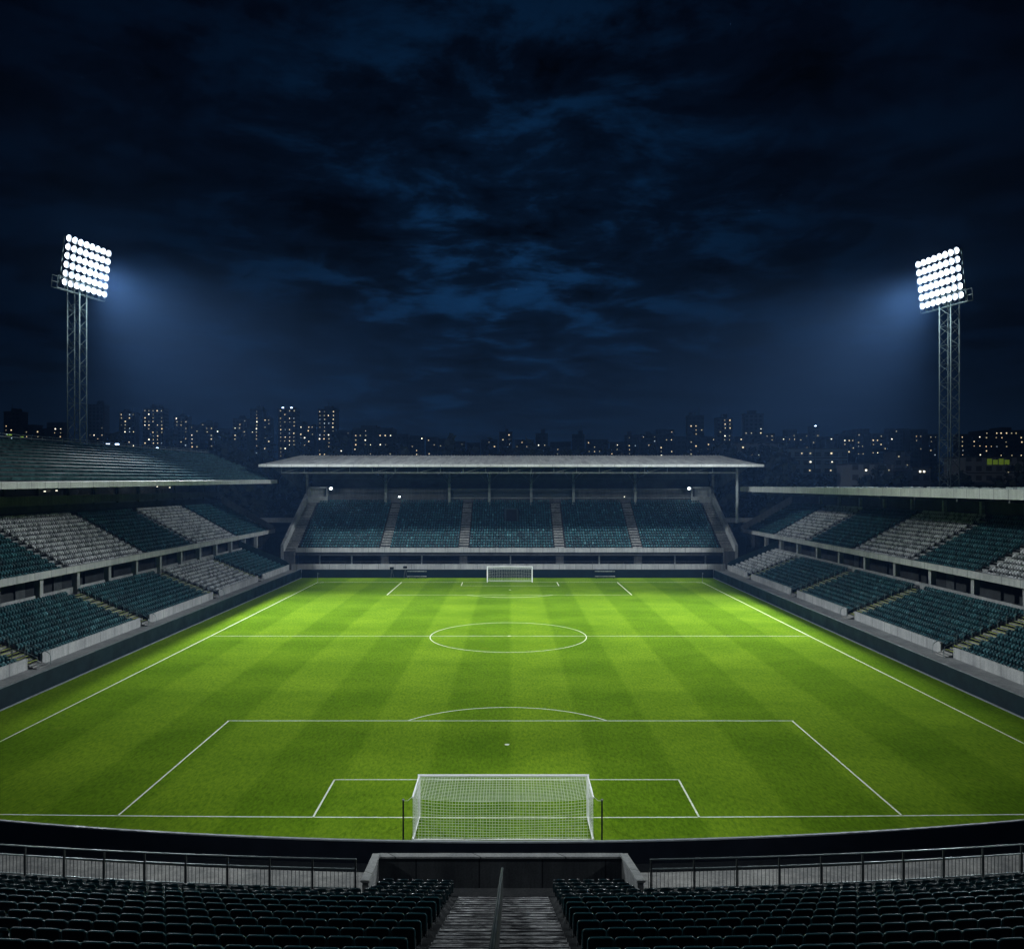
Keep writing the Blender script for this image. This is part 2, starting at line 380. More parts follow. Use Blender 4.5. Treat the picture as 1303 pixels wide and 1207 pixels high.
ln.line([(-10.2, 48.1), (9.8, 48.1)]); ln.line([(-10.15, ygl(10)), (-10.2, 48.1)]); ln.line([(9.75, ygl(10)), (9.8, 48.1)])
ln.line([(-0.2 + 8.85 * math.cos(t), YH + 9.2 * math.sin(t)) for t in np.linspace(0, 2 * math.pi, 97)], 0.085)
a0 = math.asin((PB - 54.6) / 9.2)
ln.line([(-0.2 + 9.1 * math.cos(t), 54.6 + 9.2 * math.sin(t)) for t in np.linspace(a0, math.pi - a0, 40)])
ln.line([(-19.2, YE), (-19.25, 129.5)], 0.18); ln.line([(19.0, YE), (19.05, 129.5)], 0.18); ln.line([(-19.3, 129.5), (19.1, 129.5)])
ln.line([(-8.4, YE), (-8.35, 141.4)], 0.16); ln.line([(8.3, YE), (8.35, 141.4)], 0.16); ln.line([(-8.4, 141.4), (8.4, 141.4)], 0.12)
ln.line([(9.4 * math.cos(t), 136.2 - 9.6 * math.sin(t)) for t in np.linspace(0.78, math.pi - 0.78, 30)], 0.12)
def dot(x, y, r):
    b = len(ln.v); n = 14
    ln.v += [(x + r * math.cos(2 * math.pi * k / n), y + r * math.sin(2 * math.pi * k / n), 0.012) for k in range(n)]
    ln.f.append(tuple(range(b, b + n))); ln.m.append(0)
dot(-0.2, 54.6, 0.16); dot(-0.1, YH, 0.18); dot(0, 135.8, 0.2)
for cx, cy, s, t0 in ((TXL, YE, 1, -math.pi / 2), (TXR, YE, 1, math.pi)):
    ln.line([(cx + math.cos(t) * 1.0, cy + math.sin(t) * 1.0) for t in np.linspace(t0, t0 + math.pi / 2, 9)], 0.12)
tag(ln.build('line_markings', M['line'], normals=False), kind='structure')

# ------------------------------------------------------------------ hoardings round the pitch
t = empty('perimeter_board', (XL, 98, 0)); tag(t, 'long navy perimeter board below the stand with white seat blocks near its far end', 'board', 'perimeter boards')
def side_board(t, X, s, y0, y1, h):
    L_ = MB(); L_.box(0, s * 0.12, y0, y1, 0, h); o = L_.build('panel', M['board'], t)
    L_ = MB(); L_.box(-s * 0.02, s * 0.14, y0, y1, h, h + 0.05); L_.build('top_rail', M['board_trim'], t)
    L_ = MB(); L_.box(-s * 0.10, -s * 0.004, y0, y1, 0.0, 0.09); L_.build('kerb', M['board_trim'], t)
def place(t, y):                 # children above are written in world y
    for c in t.children: c.location.y = -y
side_board(t, XL, -1, 43.4, 153.3, 1.65); place(t, 98)
t['label'] = 'long navy perimeter board under the stand with the ribbed sloping roof'
t = empty('perimeter_board', (XR, 98, 0)); tag(t, 'long navy perimeter board under the stand with the flat pale roof edge', 'board', 'perimeter boards')
side_board(t, XR, 1, 43.2, 153.3, 1.55); place(t, 98)
t = empty('perimeter_board', (0, YF, 0)); tag(t, 'navy perimeter board behind the far goal', 'board', 'perimeter boards')
L_ = MB(); L_.box(XL, XR, 0, 0.12, 0, 1.55); L_.build('panel', M['board'], t)
L_ = MB(); L_.box(XL, XR, -0.02, 0.14, 1.55, 1.60); L_.build('top_rail', M['board_trim'], t)
for i in range(1, 12):
    pass
# near curved board
t = empty('perimeter_board', (0, 37.4, 0)); tag(t, 'black curved perimeter board behind the near goal, seen from its back', 'board', 'perimeter boards')
pn, rl = MB(), MB(); n = 60
for i in range(n):
    x0 = XL + (XR - XL) * i / n; x1 = XL + (XR - XL) * (i + 1) / n
    ya, yb = ycurve(0, x0), ycurve(0, x1)
    pn.quadbox([(x0, ya - .1, 0), (x1, yb - .1, 0), (x1, yb, 0), (x0, ya, 0), (x0, ya - .1, .97), (x1, yb - .1, .97), (x1, yb, .97), (x0, ya, .97)])
    rl.quadbox([(x0, ya - .12, .97), (x1, yb - .12, .97), (x1, yb + .02, .97), (x0, ya + .02, .97), (x0, ya - .12, 1.03), (x1, yb - .12, 1.03), (x1, yb + .02, 1.03), (x0, ya + .02, 1.03)])
pn.build('panel', M['rear_board'], t); rl.build('top_rail', M['board_trim'], t)

# ------------------------------------------------------------------ seats: simplified stock for the far ones, gathered in arrays
# local seat: +y is the way the seat faces, origin on the tread
def seat_template():
    m_ = MB()
    w = 0.190
    # backrest, leaning back, rounded top corners
    def sect(z, y, ww, tt): return [(-ww, y - tt, z), (ww, y - tt, z), (ww, y + tt, z), (-ww, y + tt, z)]
    secs = [sect(0.36, -0.02, w * 0.96, 0.03), sect(0.72, -0.08, w, 0.025), sect(0.80, -0.09, w * 0.84, 0.02)]
    for a, b in zip(secs, secs[1:]):
        m_.quadbox(a + b)
    # tipped-up pan
    m_.quadbox([(-w * .9, 0.05, 0.30), (w * .9, 0.05, 0.30), (w * .9, 0.14, 0.30), (-w * .9, 0.14, 0.30),
                (-w * .9, 0.00, 0.62), (w * .9, 0.00, 0.62), (w * .9, 0.09, 0.64), (-w * .9, 0.09, 0.64)])
    m_.box(-0.03, 0.03, -0.06, 0.06, 0.0, 0.34)
    return np.array(m_.v), [list(f) for f in m_.f]
SV, SF = seat_template(); SV[:, 2] *= 0.80; SF = np.array(SF)
seat_pos = []       # x, y, z, yaw, material
def add_seat(x, y, z, yaw, m): seat_pos.append((x, y, z, yaw, m))
def pick(white):
    r = random.random()
    if white: return 3 if r < 0.66 else 4
    return 0 if r < 0.50 else (1 if r < 0.68 else (6 if r < 0.70 else 2))

# ------------------------------------------------------------------ side stands
def side_stand(s, P):
    """s = -1 for the stand on the left of the camera, +1 for the right. P: distances measured out from the centre line"""
    T = empty('grandstand', (s * P['par'], 110, 0))
    W = lambda a: s * a - s * P['par']          # local x
    Y = lambda y: y - 110
    def bx(m_, a0, a1, y0, y1, z0, z1): m_.box(W(a0), W(a1), Y(y0), Y(y1), z0, z1)
    y0, y1 = P['y0'], P['yl']
    # walkway
    m_ = MB(); bx(m_, P['board'] + .13, P['par'] + .9, y0 - 2, P['yl'], -0.04, 1.0); m_.build('walkway', M['concrete'], T)
    # lower terrace, one step per row
    nr, dep, z0, ris = 10, 0.83, 1.42, 0.335
    m_ = MB()
    for k in range(nr):
        a = P['par'] + 0.3 + k * dep
        bx(m_, a, a + dep + (0 if k < nr - 1 else 0.9), y0, y1, -0.03, z0 + k * ris)
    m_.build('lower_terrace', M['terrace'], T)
    aback = P['par'] + 0.3 + nr * dep
    ais = P['low_aisles']
    edges = [y0] + [v for a in ais for v in (a - 1.15, a + 1.15)] + [y1]
    blocks = [(edges[i], edges[i + 1]) for i in range(0, len(edges), 2)]
    for (b0, b1) in blocks:                       # front parapet, one wall per block
        m_ = MB(); bx(m_, P['par'] - 0.02, P['par'] + 0.18, b0, b1, 0.98, 2.02); m_.build('parapet', M['concrete_panel'], T, bevel=0.02)
    for (b0, b1), wh in zip(blocks, P['low_white']):
        for k in range(nr):
            a = P['par'] + 0.3 + k * dep + 0.5
            n_ = int((b1 - b0 - 0.1) / 0.5)
            for i in range(n_):
                add_seat(s * a, b0 + 0.3 + i * 0.5 + (b1 - b0 - 0.1 - n_ * 0.5) / 2, z0 + k * ris, (R(90) if s > 0 else R(-90)), pick(wh))
    for yc in ais:                                # aisle stairs, yellow nosings, entry steps, handrails
        m_ = MB(); ng = MB()
        for k in range(nr):
            a = P['par'] + 0.3 + k * dep
            for h in (0, 1):
                zt = z0 + k * ris + (h - 1) * ris / 2 + 0.012 + (ris / 2 if h == 1 else 0.0) * 0
                zt = z0 + k * ris + 0.01 - (ris / 2 if h == 0 else 0)
                if h == 0 and k == 0: continue
                aa = a - dep / 2 if h == 0 else a
                bx(m_, aa, aa + dep / 2, yc - 1.1, yc + 1.1, zt - 0.14, zt + 0.004)
                bx(ng, aa - 0.005, aa + 0.20, yc - 1.05, yc + 1.05, zt + 0.004, zt + 0.012)
        m_.build('aisle_stair', M['stair'], T); ng.build('stair_nosing', M['nosing'], T)
        for e in (-1, 1):
            hp = MB()
            for k in range(1, nr, 1 if e > 0 else 2):
                aa = P['par'] + 0.3 + k * dep + 0.2; zt = z0 + k * ris; yy = Y(yc + e * 1.12)
                hp.tube([(W(aa), yy, zt), (W(aa), yy, zt + 0.80), (W(aa + 0.12), yy, zt + 0.90), (W(aa + 0.36), yy, zt + 0.90), (W(aa + 0.45), yy, zt + 0.78)], 0.024, 5)
            hp.build('aisle_rail', M['galv'], T)
        m_ = MB()
        for j in range(3): bx(m_, P['par'] + 0.3 - 0.33 * (j + 1), P['par'] + 0.3 - 0.33 * j, yc - 0.95, yc + 0.95, 0.99, 1.42 - 0.12 * (j + 1) + 0.02)
        m_.build('entry_step', M['stair'], T, bevel=0.015)
        for e in (-1, 1):
            m_ = MB(); yy = Y(yc + e * 1.0)
            pts = [(W(P['par'] + 1.5), yy, 1.8), (W(P['par'] + 1.4), yy, 2.75), (W(P['par'] + 0.9), yy, 2.7), (W(P['par'] - 0.1), yy, 2.35), (W(P['par'] - 0.75), yy, 2.0), (W(P['par'] - 0.85), yy, 1.7), (W(P['par'] - 0.85), yy, 1.02)]
            m_.tube(pts, 0.035, 6); m_.build('handrail', M['galv'], T)
    # coping behind the last row and the concourse wall behind
    m_ = MB(); bx(m_, aback + 0.35, aback + 0.50, y0, y1, z0 + nr * ris - 0.34, z0 + nr * ris + 0.46); m_.build('rear_parapet', M['concrete'], T)
    m_ = MB(); bx(m_, aback + 0.9, P['fa'] + 6.5, y0, P['yu'], -0.03, 4.1); m_.build('concourse_floor', M['concrete_dark'], T)
    m_ = MB(); bx(m_, P['fa'] + 5.0, P['fa'] + 5.3, y0, P['yu'] - 1, 4.1, 9.2)
    m_.build('concourse_wall', M['wall_dark'], T)
    c = P['col0']
    while c < P['yu'] - 4:                        # columns under the upper tier
        m_ = MB(); bx(m_, P['fa'] + 1.0, P['fa'] + 1.65, c - 0.32, c + 0.32, 4.0, 7.9); m_.build('column', M['concrete'], T, bevel=0.03)
        if int(c) % 2:
            m_ = MB(); bx(m_, P['fa'] + 4.8, P['fa'] + 4.98, c + 1.6, c + 3.4, 4.1, 6.5); m_.build('concourse_door', M['steel_dark'], T)
        else:
            m_ = MB(); bx(m_, P['fa'] + 4.7, P['fa'] + 4.98, c + 1.0, c + 5.0, 4.1, 6.0); m_.build('kiosk_front', M['wall_dark'], T)
        c += P['cols']
    # upper tier
    nu, du, zu, ru = 13, 0.82, 7.38, 0.455
    m_ = MB()
    for k in range(nu):
        a = P['fa'] + 0.3 + k * du
        bx(m_, a, a + du + (0 if k < nu - 1 else 0.6), P['y0'], P['yu'], max(7.2, zu + k * ru - 0.75), zu + k * ru)
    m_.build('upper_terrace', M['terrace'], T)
    m_ = MB(); bx(m_, P['fa'], P['fa'] + 0.3, P['y0'], P['yu'], 7.16, 7.92); m_.build('fascia', M['concrete_panel'], T, bevel=0.02)
    ua = P['up_edges']
    for i in range(len(ua) - 1):
        b0, b1 = ua[i] + 0.6, ua[i + 1] - 0.6
        for k in range(nu):
            a = P['fa'] + 0.3 + k * du + 0.5
            n_ = int((b1 - b0 - 0.1) / 0.5)
            for q in range(n_): add_seat(s * a, b0 + 0.3 + q * 0.5, zu + k * ru, (R(90) if s > 0 else R(-90)), pick(P['up_white'][i]))
        if i:
            m_ = MB(); yc = ua[i]
            for k in range(nu):
                a = P['fa'] + 0.3 + k * du
                for h in (0, 1):
                    if h == 0 and k == 0: continue
                    aa = a - du / 2 if h == 0 else a; zt = zu + k * ru + 0.01 - (ru / 2 if h == 0 else 0)
                    bx(m_, aa, aa + du / 2, yc - 0.55, yc + 0.55, zt - 0.18, zt + 0.004)
            m_.build('aisle_stair', M['concrete'], T)
    ab = P['fa'] + 0.3 + nu * du
    m_ = MB(); bx(m_, ab + 0.35, ab + 0.6, P['y0'], P['yu'], 12.4, P['wall_top'](P['y0'])); m_.build('back_wall', M['wall_dark'], T)
    # end parapet along the rake, with its stair
    for (p0, p1, zb, tz, a0_, a1_, nm, mt, th) in ((P['yu'], P['yu'] + 0.25, 7.2, 1.25, P['fa'], ab + 0.6, 'end_parapet', M['concrete_dark'], ru / du),
                                          (P['yl'] + 0.004, P['yl'] + 0.2, 0.8, 1.35, P['par'] - 0.02, aback + 1.0, 'end_wall', M['teal_wall'], ris / dep)):
        m_ = MB(); zs = (7.5 if nm == 'end_parapet' else 1.4)
        poly = [(a0_, zs - 0.4 if nm == 'end_parapet' else 0.9), (a1_, zs - 0.4 + (a1_ - a0_) * th if nm == 'end_parapet' else 0.9), (a1_, zs + tz + (a1_ - a0_) * th), (a0_ + 0.6, zs + tz), (a0_, zs + tz - 0.5)]
        m_.prism(poly, lambda a, z: (W(a), Y(p0), z), lambda a, z: (W(a), Y(p1), z)); m_.build(nm, mt, T)
    m_ = MB(); m_.prism([(P['fa'] + 0.6, 7.0), (P['fa'] + 3.2, 3.6), (P['fa'] + 6.5, 3.6), (P['fa'] + 6.5, 10.0)], lambda a, z: (W(a), Y(P['yu'] - 0.6), z), lambda a, z: (W(a), Y(P['yu'] - 0.1), z))
    m_.build('raker_beam', M['concrete_dark'], T)
    return T, W, Y, bx, ab

PL = dict(board=38.82, par=42.2, fa=49.7, y0=52, yl=158, yu=175, col0=59.0, cols=7.65,
          low_aisles=[73.5, 95.7, 118.7, 139.8], low_white=[0, 0, 0, 1, 0],
          up_edges=[52.6, 72.0, 94, 114.5, 133, 153, 174.6], up_white=[1, 0, 1, 0, 1, 0], wall_top=lambda y: 14.5)
PR = dict(board=37.82, par=41.4, fa=49.5, y0=52, yl=157.5, yu=178, col0=72.0, cols=9.2,
          low_aisles=[56.5, 78.4, 100.6, 120.6, 143.2], low_white=[0, 0, 0, 0, 0, 1],
          up_edges=[52.6, 70.5, 88.9, 104, 121.6, 140.7, 158, 177.6], up_white=[0, 1, 0, 1, 0, 1, 0], wall_top=lambda y: 15.9)
TL, WL, YL, bxl, abl = side_stand(-1, PL)
tag(TL, 'two-tier grandstand under the teal ribbed sloping roof', 'grandstand', 'grandstands')
TR, WR, YR, bxr, abr = side_stand(1, PR)
tag(TR, 'two-tier grandstand under the flat roof with a pale straight edge', 'grandstand', 'grandstands')

# left stand: gallery beam, glazing and ribbed roof
zbeam = lambda y: 14.55 + (y - 80) * 0.006
m_ = MB(); m_.quadbox([(WL(59.3), YL(52), 14.35), (WL(59.8), YL(52), 14.35), (WL(59.8), YL(172), 15.0), (WL(59.3), YL(172), 15.0),
                       (WL(59.3), YL(52), 15.7), (WL(59.8), YL(52), 15.7), (WL(59.8), YL(172), 15.9), (WL(59.3), YL(172), 15.9)])
m_.build('gallery_beam', M['concrete_dark'], TL)
m_ = MB(); bxl(m_, 60.8, 61.0, 52, 173, 14.5, 20.5); m_.build('gallery_glazing', M['glass_dark'], TL)
y = 56.0
while y < 172:
    m_ = MB(); bxl(m_, 60.5, 60.8, y - 0.2, y + 0.2, 14.5, 20.4); m_.build('mullion', M['concrete_dark'], TL); y += 7.2
for (px, py) in ((57, 625), (72, 624), (200, 619), (216, 620)):
    D = 60.3 * F / (CX - px); z = H - (py - CY) / F * D
    m_ = MB(); m_.box(-0.09, 0.09, -0.09, 0.09, -0.05, 0.05); m_.build('gallery_lamp', M['tiny_lamp'], TL, loc=(WL(60.3), YL(D), z))
ze = lambda y: 17.35 + (y - 76) * 0.0085
zr = lambda y: 22.75 + (y - 97) * 0.0120
ra0, ra1 = 47.0, 60.6
ry0, ry1 = 52.0, 166.5
RP = empty('roof', (0, 0, 0), parent=TL)
def roofp(a, y, dz=0.0):
    t_ = (a - ra0) / (ra1 - ra0); return (WL(a), YL(y), ze(y) + (zr(y) - ze(y)) * t_ + dz)
m_ = MB()
m_.quadbox([roofp(ra0 + .05, ry0, -0.35), roofp(ra1, ry0, -0.35), roofp(ra1, ry1, -0.35), roofp(ra0 + .05, ry1, -0.35),
            roofp(ra0 + .05, ry0), roofp(ra1, ry0), roofp(ra1, ry1), roofp(ra0 + .05, ry1)])
m_.build('roof_sheet', M['roof_teal'], RP)
nrib = 12
for k in range(nrib):
    a = ra0 + 0.55 + k * (ra1 - ra0 - 0.5) / nrib
    m_ = MB(); step = 3.0; y = ry0
    while y < ry1 - 0.1:
        ye = min(y + step, ry1); j = random.uniform(-0.02, 0.02)
        m_.quadbox([roofp(a, y, 0.0), roofp(a + 0.30, y, 0.0), roofp(a + 0.30, ye - 0.05, 0.0), roofp(a, ye - 0.05, 0.0),
                    roofp(a, y, 0.30 + j), roofp(a + 0.30, y, 0.22 + j), roofp(a + 0.30, ye - 0.05, 0.22 + j), roofp(a, ye - 0.05, 0.30 + j)])
        y = ye
    m_.build('roof_rib', M['roof_teal_rib'], RP)
m_ = MB(); m_.quadbox([roofp(ra0 - .1, ry0 - .2, -0.58), roofp(ra0 + .05, ry0 - .2, -0.58), roofp(ra0 + .05, ry1 + .3, -0.52), roofp(ra0 - .1, ry1 + .3, -0.52),
                       roofp(ra0 - .1, ry0 - .2, 0.06), roofp(ra0 + .05, ry0 - .2, 0.06), roofp(ra0 + .05, ry1 + .3, 0.12), roofp(ra0 - .1, ry1 + .3, 0.12)])
m_.build('roof_edge', M['roof_edge'], RP)
m_ = MB(); m_.bar(roofp(ra1, ry0, 0.2), roofp(ra1, ry1, 0.2), 0.14)
y = ry0
while y < ry1: m_.bar(roofp(ra1, y, -.1), roofp(ra1, y, 0.55), 0.06); y += 2.4
m_.bar(roofp(ra1, ry0, 0.55), roofp(ra1, ry1, 0.55), 0.05)
m_.build('ridge_rail', M['galv'], RP)
y = 60.0
while y < 166:
    m_ = MB(); m_.bar(roofp(47.4, y, -0.55), roofp(60.5, y, -0.9), 0.22, 0.5); m_.build('roof_beam', M['steel_dark'], RP); y += 7.65

# right stand: flat roof with a deep pale edge
RP = empty('roof', (0, 0, 0), parent=TR)
m_ = MB(); bxr(m_, 47.15, 62.5, 52, 168.6, 15.95, 16.42); m_.build('roof_sheet', M['roof_pale'], RP)
m_ = MB(); m_.quadbox([(WR(47.0), YR(52), 15.72), (WR(47.15), YR(52), 15.72), (WR(47.15), YR(169), 15.9), (WR(47.0), YR(169), 15.9),
                       (WR(47.0), YR(52), 16.72), (WR(47.15), YR(52), 16.72), (WR(47.15), YR(169), 16.84), (WR(47.0), YR(169), 16.84)])
m_.build('roof_edge', M['roof_edge'], RP)
y = 53.0
m_ = MB()
while y < 168:
    hh = random.uniform(0.06, 0.16); m_.box(WR(47.2), WR(48.2), YR(y), YR(y + random.uniform(0.8, 1.6)), 16.40, 16.78 + hh); y += 1.9
m_.build('snow_guard', M['galv'], RP)
y = 60.0
while y < 168:
    m_ = MB(); bxr(m_, 47.3, 61, y - 0.12, y + 0.12, 15.4, 15.93); m_.build('roof_beam', M['steel_dark'], RP)
    m_ = MB(); bxr(m_, abr - 0.2, abr + 0.25, y - 0.25, y + 0.25, 12.8, 15.95); m_.build('roof_post', M['steel'], TR); y += 9.2

# ------------------------------------------------------------------ far stand
TF = empty('grandstand', (0, 156, 0)); tag(TF, 'all-seater far stand behind the distant goal, under a wide canopy roof', 'grandstand', 'grandstands')
YY = lambda y: y - 156
def bf(m_, x0, x1, y0, y1, z0, z1): m_.box(x0, x1, YY(y0), YY(y1), z0, z1)
m_ = MB(); bf(m_, -42, 42, 153.8, 162, -0.04, 0.9); m_.build('walkway', M['concrete'], TF)
m_ = MB(); bf(m_, -41.2, 40.6, 156.0, 156.25, 0.88, 2.3); m_.build('parapet', M['concrete_panel'], TF, bevel=0.02)
m_ = MB(); bf(m_, -43, 43, 168.0, 168.3, 0.5, 6.8); m_.build('concourse_wall', M['wall_dark'], TF)
m_ = MB(); bf(m_, -43, 43, 162.0, 168, -0.04, 1.0); m_.build('concourse_floor', M['concrete_dark'], TF)
nf, df, zf, rf = 20, 0.93, 4.30, 0.478
m_ = MB()
for k in range(nf):
    y = 162.2 + k * df
    bf(m_, -42.0, 41.6, y, y + df + (0 if k < nf - 1 else 0.5), zf + k * rf - 0.9, zf + k * rf)
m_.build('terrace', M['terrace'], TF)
m_ = MB(); bf(m_, -42.0, 41.8, 162.0, 162.2, 4.05, 4.92); m_.build('fascia', M['concrete_panel'], TF, bevel=0.02)
fa_ = [(-24.7, 0.95), (-9.2, 0.95), (9.8, 0.95), (25.2, 0.95)]
fe = [-41.6, -25.65, -23.75, -10.15, -8.25, 8.85, 10.75, 24.25, 26.15, 41.3]
for b in range(0, 10, 2):
    x0, x1 = fe[b], fe[b + 1]; n_ = int((x1 - x0) / 0.52); off = (x1 - x0 - n_ * 0.52) / 2 + 0.26
    for k in range(nf):
        y = 162.2 + k * df + 0.52; z = zf + k * rf
        for i in range(n_):
            x = x0 + off + i * 0.52
            if 11 <= k <= 15 and -1.15 < x < 1.75: continue
            add_seat(x, y, z, math.pi, pick(0))
def fstair(xc, w, nm='aisle_stair'):
    m_ = MB()
    for k in range(nf):
        y = 162.2 + k * df
        for h in (0, 1):
            if h == 0 and k == 0: continue
            yy = y - df / 2 if h == 0 else y; zt = zf + k * rf + 0.012 - (rf / 2 if h == 0 else 0)
            bf(m_, xc - w, xc + w, yy, yy + df / 2 - 0.02, zt - 0.2, zt + 0.004)
    m_.build(nm, M['stair'], TF)
for xc, w in fa_: fstair(xc, w - 0.02)
for s_ in (-1, 1):
    xo = -43.15 if s_ < 0 else 42.9
    m_ = MB()
    for k in range(nf): bf(m_, xo - 1.1, xo + 1.1, 162.2 + k * df, 162.2 + (k + 1) * df, zf + k * rf - 0.9, zf + k * rf - 0.12)
    m_.build('side_terrace', M['terrace'], TF); 
    fstair(xo, 1.08, 'side_stair')
    xw = xo + s_ * 1.35      # sloped side wall
    m_ = MB(); m_.prism([(161.6, -0.03), (182.2, -0.03), (182.2, 15.4), (181.0, 15.4), (161.6, 5.5)],
                        lambda y, z: (xw - 0.28, YY(y), z), lambda y, z: (xw + 0.28, YY(y), z)); m_.build('side_wall', M['concrete'], TF)
    m_ = MB(); bf(m_, xo - 1.1, xo + 1.05, 161.7, 162.19, -0.03, 4.25); m_.build('side_pier', M['concrete_dark'], TF)
    # booth at the top of the side stair
    bt = empty('booth', (xo - s_ * 1.2, YY(180.4), 13.6), parent=TF)
    m_ = MB(); m_.box(-2.2, 2.2, 0, 0.2, -0.6, 1.1); m_.box(-2.2, -1.9, 0, 2, 1.1, 3.2); m_.box(1.9, 2.2, 0, 2, 1.1, 3.2); m_.box(-2.2, 2.2, 0, 2, 2.9, 3.25); m_.box(-1.9, 1.9, 1.8, 2, -0.6, 2.9)
    m_.build('booth_shell', M['concrete'], bt)
    # gable brace plate under the roof end
    m_ = MB(); m_.prism([(160.4, 20.75), (185.0, 22.9), (185.0, 16.6), (181.5, 16.6)], lambda y, z: (s_ * 46.3 - 0.08, YY(y), z), lambda y, z: (s_ * 46.3 + 0.08, YY(y), z))
    m_.build('gable_panel', M['soffit'], TF)
    m_ = MB(); m_.box(s_ * 44.6 - .2, s_ * 44.6 + .2, YY(181.6), YY(182.2), 12.5, 19.6); m_.build('end_column', M['concrete'], TF)
m_ = MB(); m_.bar((44.5, YY(162.3), 9.8), (44.5, YY(162.3), 20.6), 0.4); m_.build('corner_post', M['steel'], TF)
# under-stand columns and posts
for xc, w in fa_:
    m_ = MB(); bf(m_, xc - 0.75, xc + 0.75, 163.0, 164.0, 0.98, 4.6); m_.build('pier', M['concrete_dark'], TF)
for xc in (-37.5, -31.2, -17.4, 0.1, 17.6, 32.5, 38.5):
    m_ = MB(); bf(m_, xc - 0.13, xc + 0.13, 163.0, 163.26, 0.98, 4.4); m_.build('thin_post', M['steel'], TF)
m_ = MB(); m_.bar((-41, YY(160.5), 2.4), (40.5, YY(160.5), 2.4), 0.06); m_.bar((-41, YY(160.5), 1.9), (40.5, YY(160.5), 1.9), 0.05)
for i in range(28): m_.bar((-41 + i * 3.0, YY(160.5), 0.9), (-41 + i * 3.0, YY(160.5), 2.4), 0.05)
m_.build('inner_rail', M['steel_dark'], TF)
# vomitory
vo = empty('entrance_tunnel', (0.3, YY(173.2), 9.4), parent=TF)
m_ = MB(); m_.box(-1.3, -1.1, -0.5, 2.6, -0.2, 2.7); m_.box(1.1, 1.3, -0.5, 2.6, -0.2, 2.7); m_.box(-1.3, 1.3, -0.5, 2.8, 2.7, 2.9); m_.build('tunnel_frame', M['teal_wall'], vo)
m_ = MB(); m_.box(-1.1, 1.1, -0.2, 0.0, 0, 2.7); m_.build('tunnel_dark_panel', M['black_metal'], vo)  # black panel stands in for the darkness inside the tunnel
# rear wall, columns, truss, roof
m_ = MB(); bf(m_, -40.5, 40.5, 181.6, 181.9, 13.4, 16.55); m_.build('back_wall', M['concrete_dark'], TF)
m_ = MB(); bf(m_, -44, 44, 184.2, 184.4, 13.0, 23.0); m_.build('rear_cladding', M['soffit'], TF)
m_ = MB(); bf(m_, -13.5, 15.0, 181.4, 181.58, 14.55, 16.2); m_.build('press_window', M['glass_dark'], TF)
for zz_ in (14.45, 16.3):
    m_ = MB(); bf(m_, -13.5, 40, 181.3, 181.58, zz_ - 0.08, zz_ + 0.08); m_.build('wall_rail', M['steel'], TF)
zu_ = lambda y: 21.0 + (y - 160) * 0.104
for xc in (-27, -13.2, -4.5, 4.6, 13.8, 27.2):
    m_ = MB(); m_.box(xc - 0.26, xc + 0.26, YY(179.6), YY(180.1), 12.9, 20.2)
    m_.build('roof_column', M['steel'], TF)
    for e in (-1, 1):
        m_ = MB(); m_.bar((xc, YY(179.8), 17.4), (xc + e * 4.2, YY(177), 22.4), 0.2); m_.build('column_brace', M['steel_dark'], TF)
    m_ = MB(); m_.bar((xc, YY(180), zu_(180) - 0.55), (xc, YY(160.6), zu_(160.6) - 0.35), 0.2, 0.3); m_.bar((xc, YY(180), 18.3), (xc, YY(163), 19.7), 0.16)
    for q in range(6):
        ya, yb = 163 + q * 2.8, 163 + (q + 1) * 2.8
        zl = lambda y: 19.7 - (y - 163) * 0.082
        m_.bar((xc, YY(ya), zl(ya)), (xc, YY(yb), zu_(yb) - 0.5), 0.1)
    m_.build('cantilever_truss', M['steel_dark'], TF)
FT = MB()
FT.bar((-44.8, YY(162.3), 19.62), (44.5, YY(162.3), 19.62), 0.24, 0.28); FT.bar((-44.8, YY(162.3), 20.75), (44.5, YY(162.3), 20.75), 0.16)
x = -44.8; kk = 0
while x < 44:
    FT.bar((x, YY(162.3), 19.6), (x, YY(162.3), 20.8), 0.12)
    if kk % 2 == 0: FT.bar((x, YY(162.3), 19.6), (x + 4.45, YY(162.3), 20.8), 0.10)
    x += 4.45; kk += 1
FT.bar((44.5, YY(162.3), 19.6), (44.5, YY(162.3), 20.8), 0.12)
FT.build('front_truss', M['steel'], TF)
for yy_ in (167.5, 173.5, 178.5):
    m_ = MB(); m_.bar((-44, YY(yy_), zu_(yy_) - 0.35), (44, YY(yy_), zu_(yy_) - 0.35), 0.16, 0.3); m_.build('purlin', M['steel_dark'], TF)
m_ = MB(); m_.bar((-44, YY(172.5), 18.6), (44, YY(172.5), 18.6), 0.12); m_.build('catwalk_rail', M['steel_dark'], TF)
RP = empty('roof', (0, 0, 0), parent=TF)
m_ = MB()
m_.quadbox([(-48.4, YY(160.1), 21.0), (48.9, YY(160.1), 21.0), (47, YY(186.2), 23.5), (-47, YY(186.2), 23.5), (-48.4, YY(160.1), 21.12), (48.9, YY(160.1), 21.12), (47, YY(186.2), 23.85), (-47, YY(186.2), 23.85)])
m_.build('roof_sheet', M['roof_pale'], RP)
m_ = MB(); nrb = 150
for i in range(nrb + 1):
    u = -1 + 2 * i / nrb
    m_.quadbox([(u * 48.3 - .06, YY(160.2), 21.13), (u * 48.3 + .06, YY(160.2), 21.13), (u * 46.9 + .06, YY(186.1), 23.85), (u * 46.9 - .06, YY(186.1), 23.85),
                (u * 48.3 - .04, YY(160.2), 21.23), (u * 48.3 + .04, YY(160.2), 21.23), (u * 46.9 + .04, YY(186.1), 23.96), (u * 46.9 - .04, YY(186.1), 23.96)])
m_.build('standing_seam', M['roof_pale'], RP)
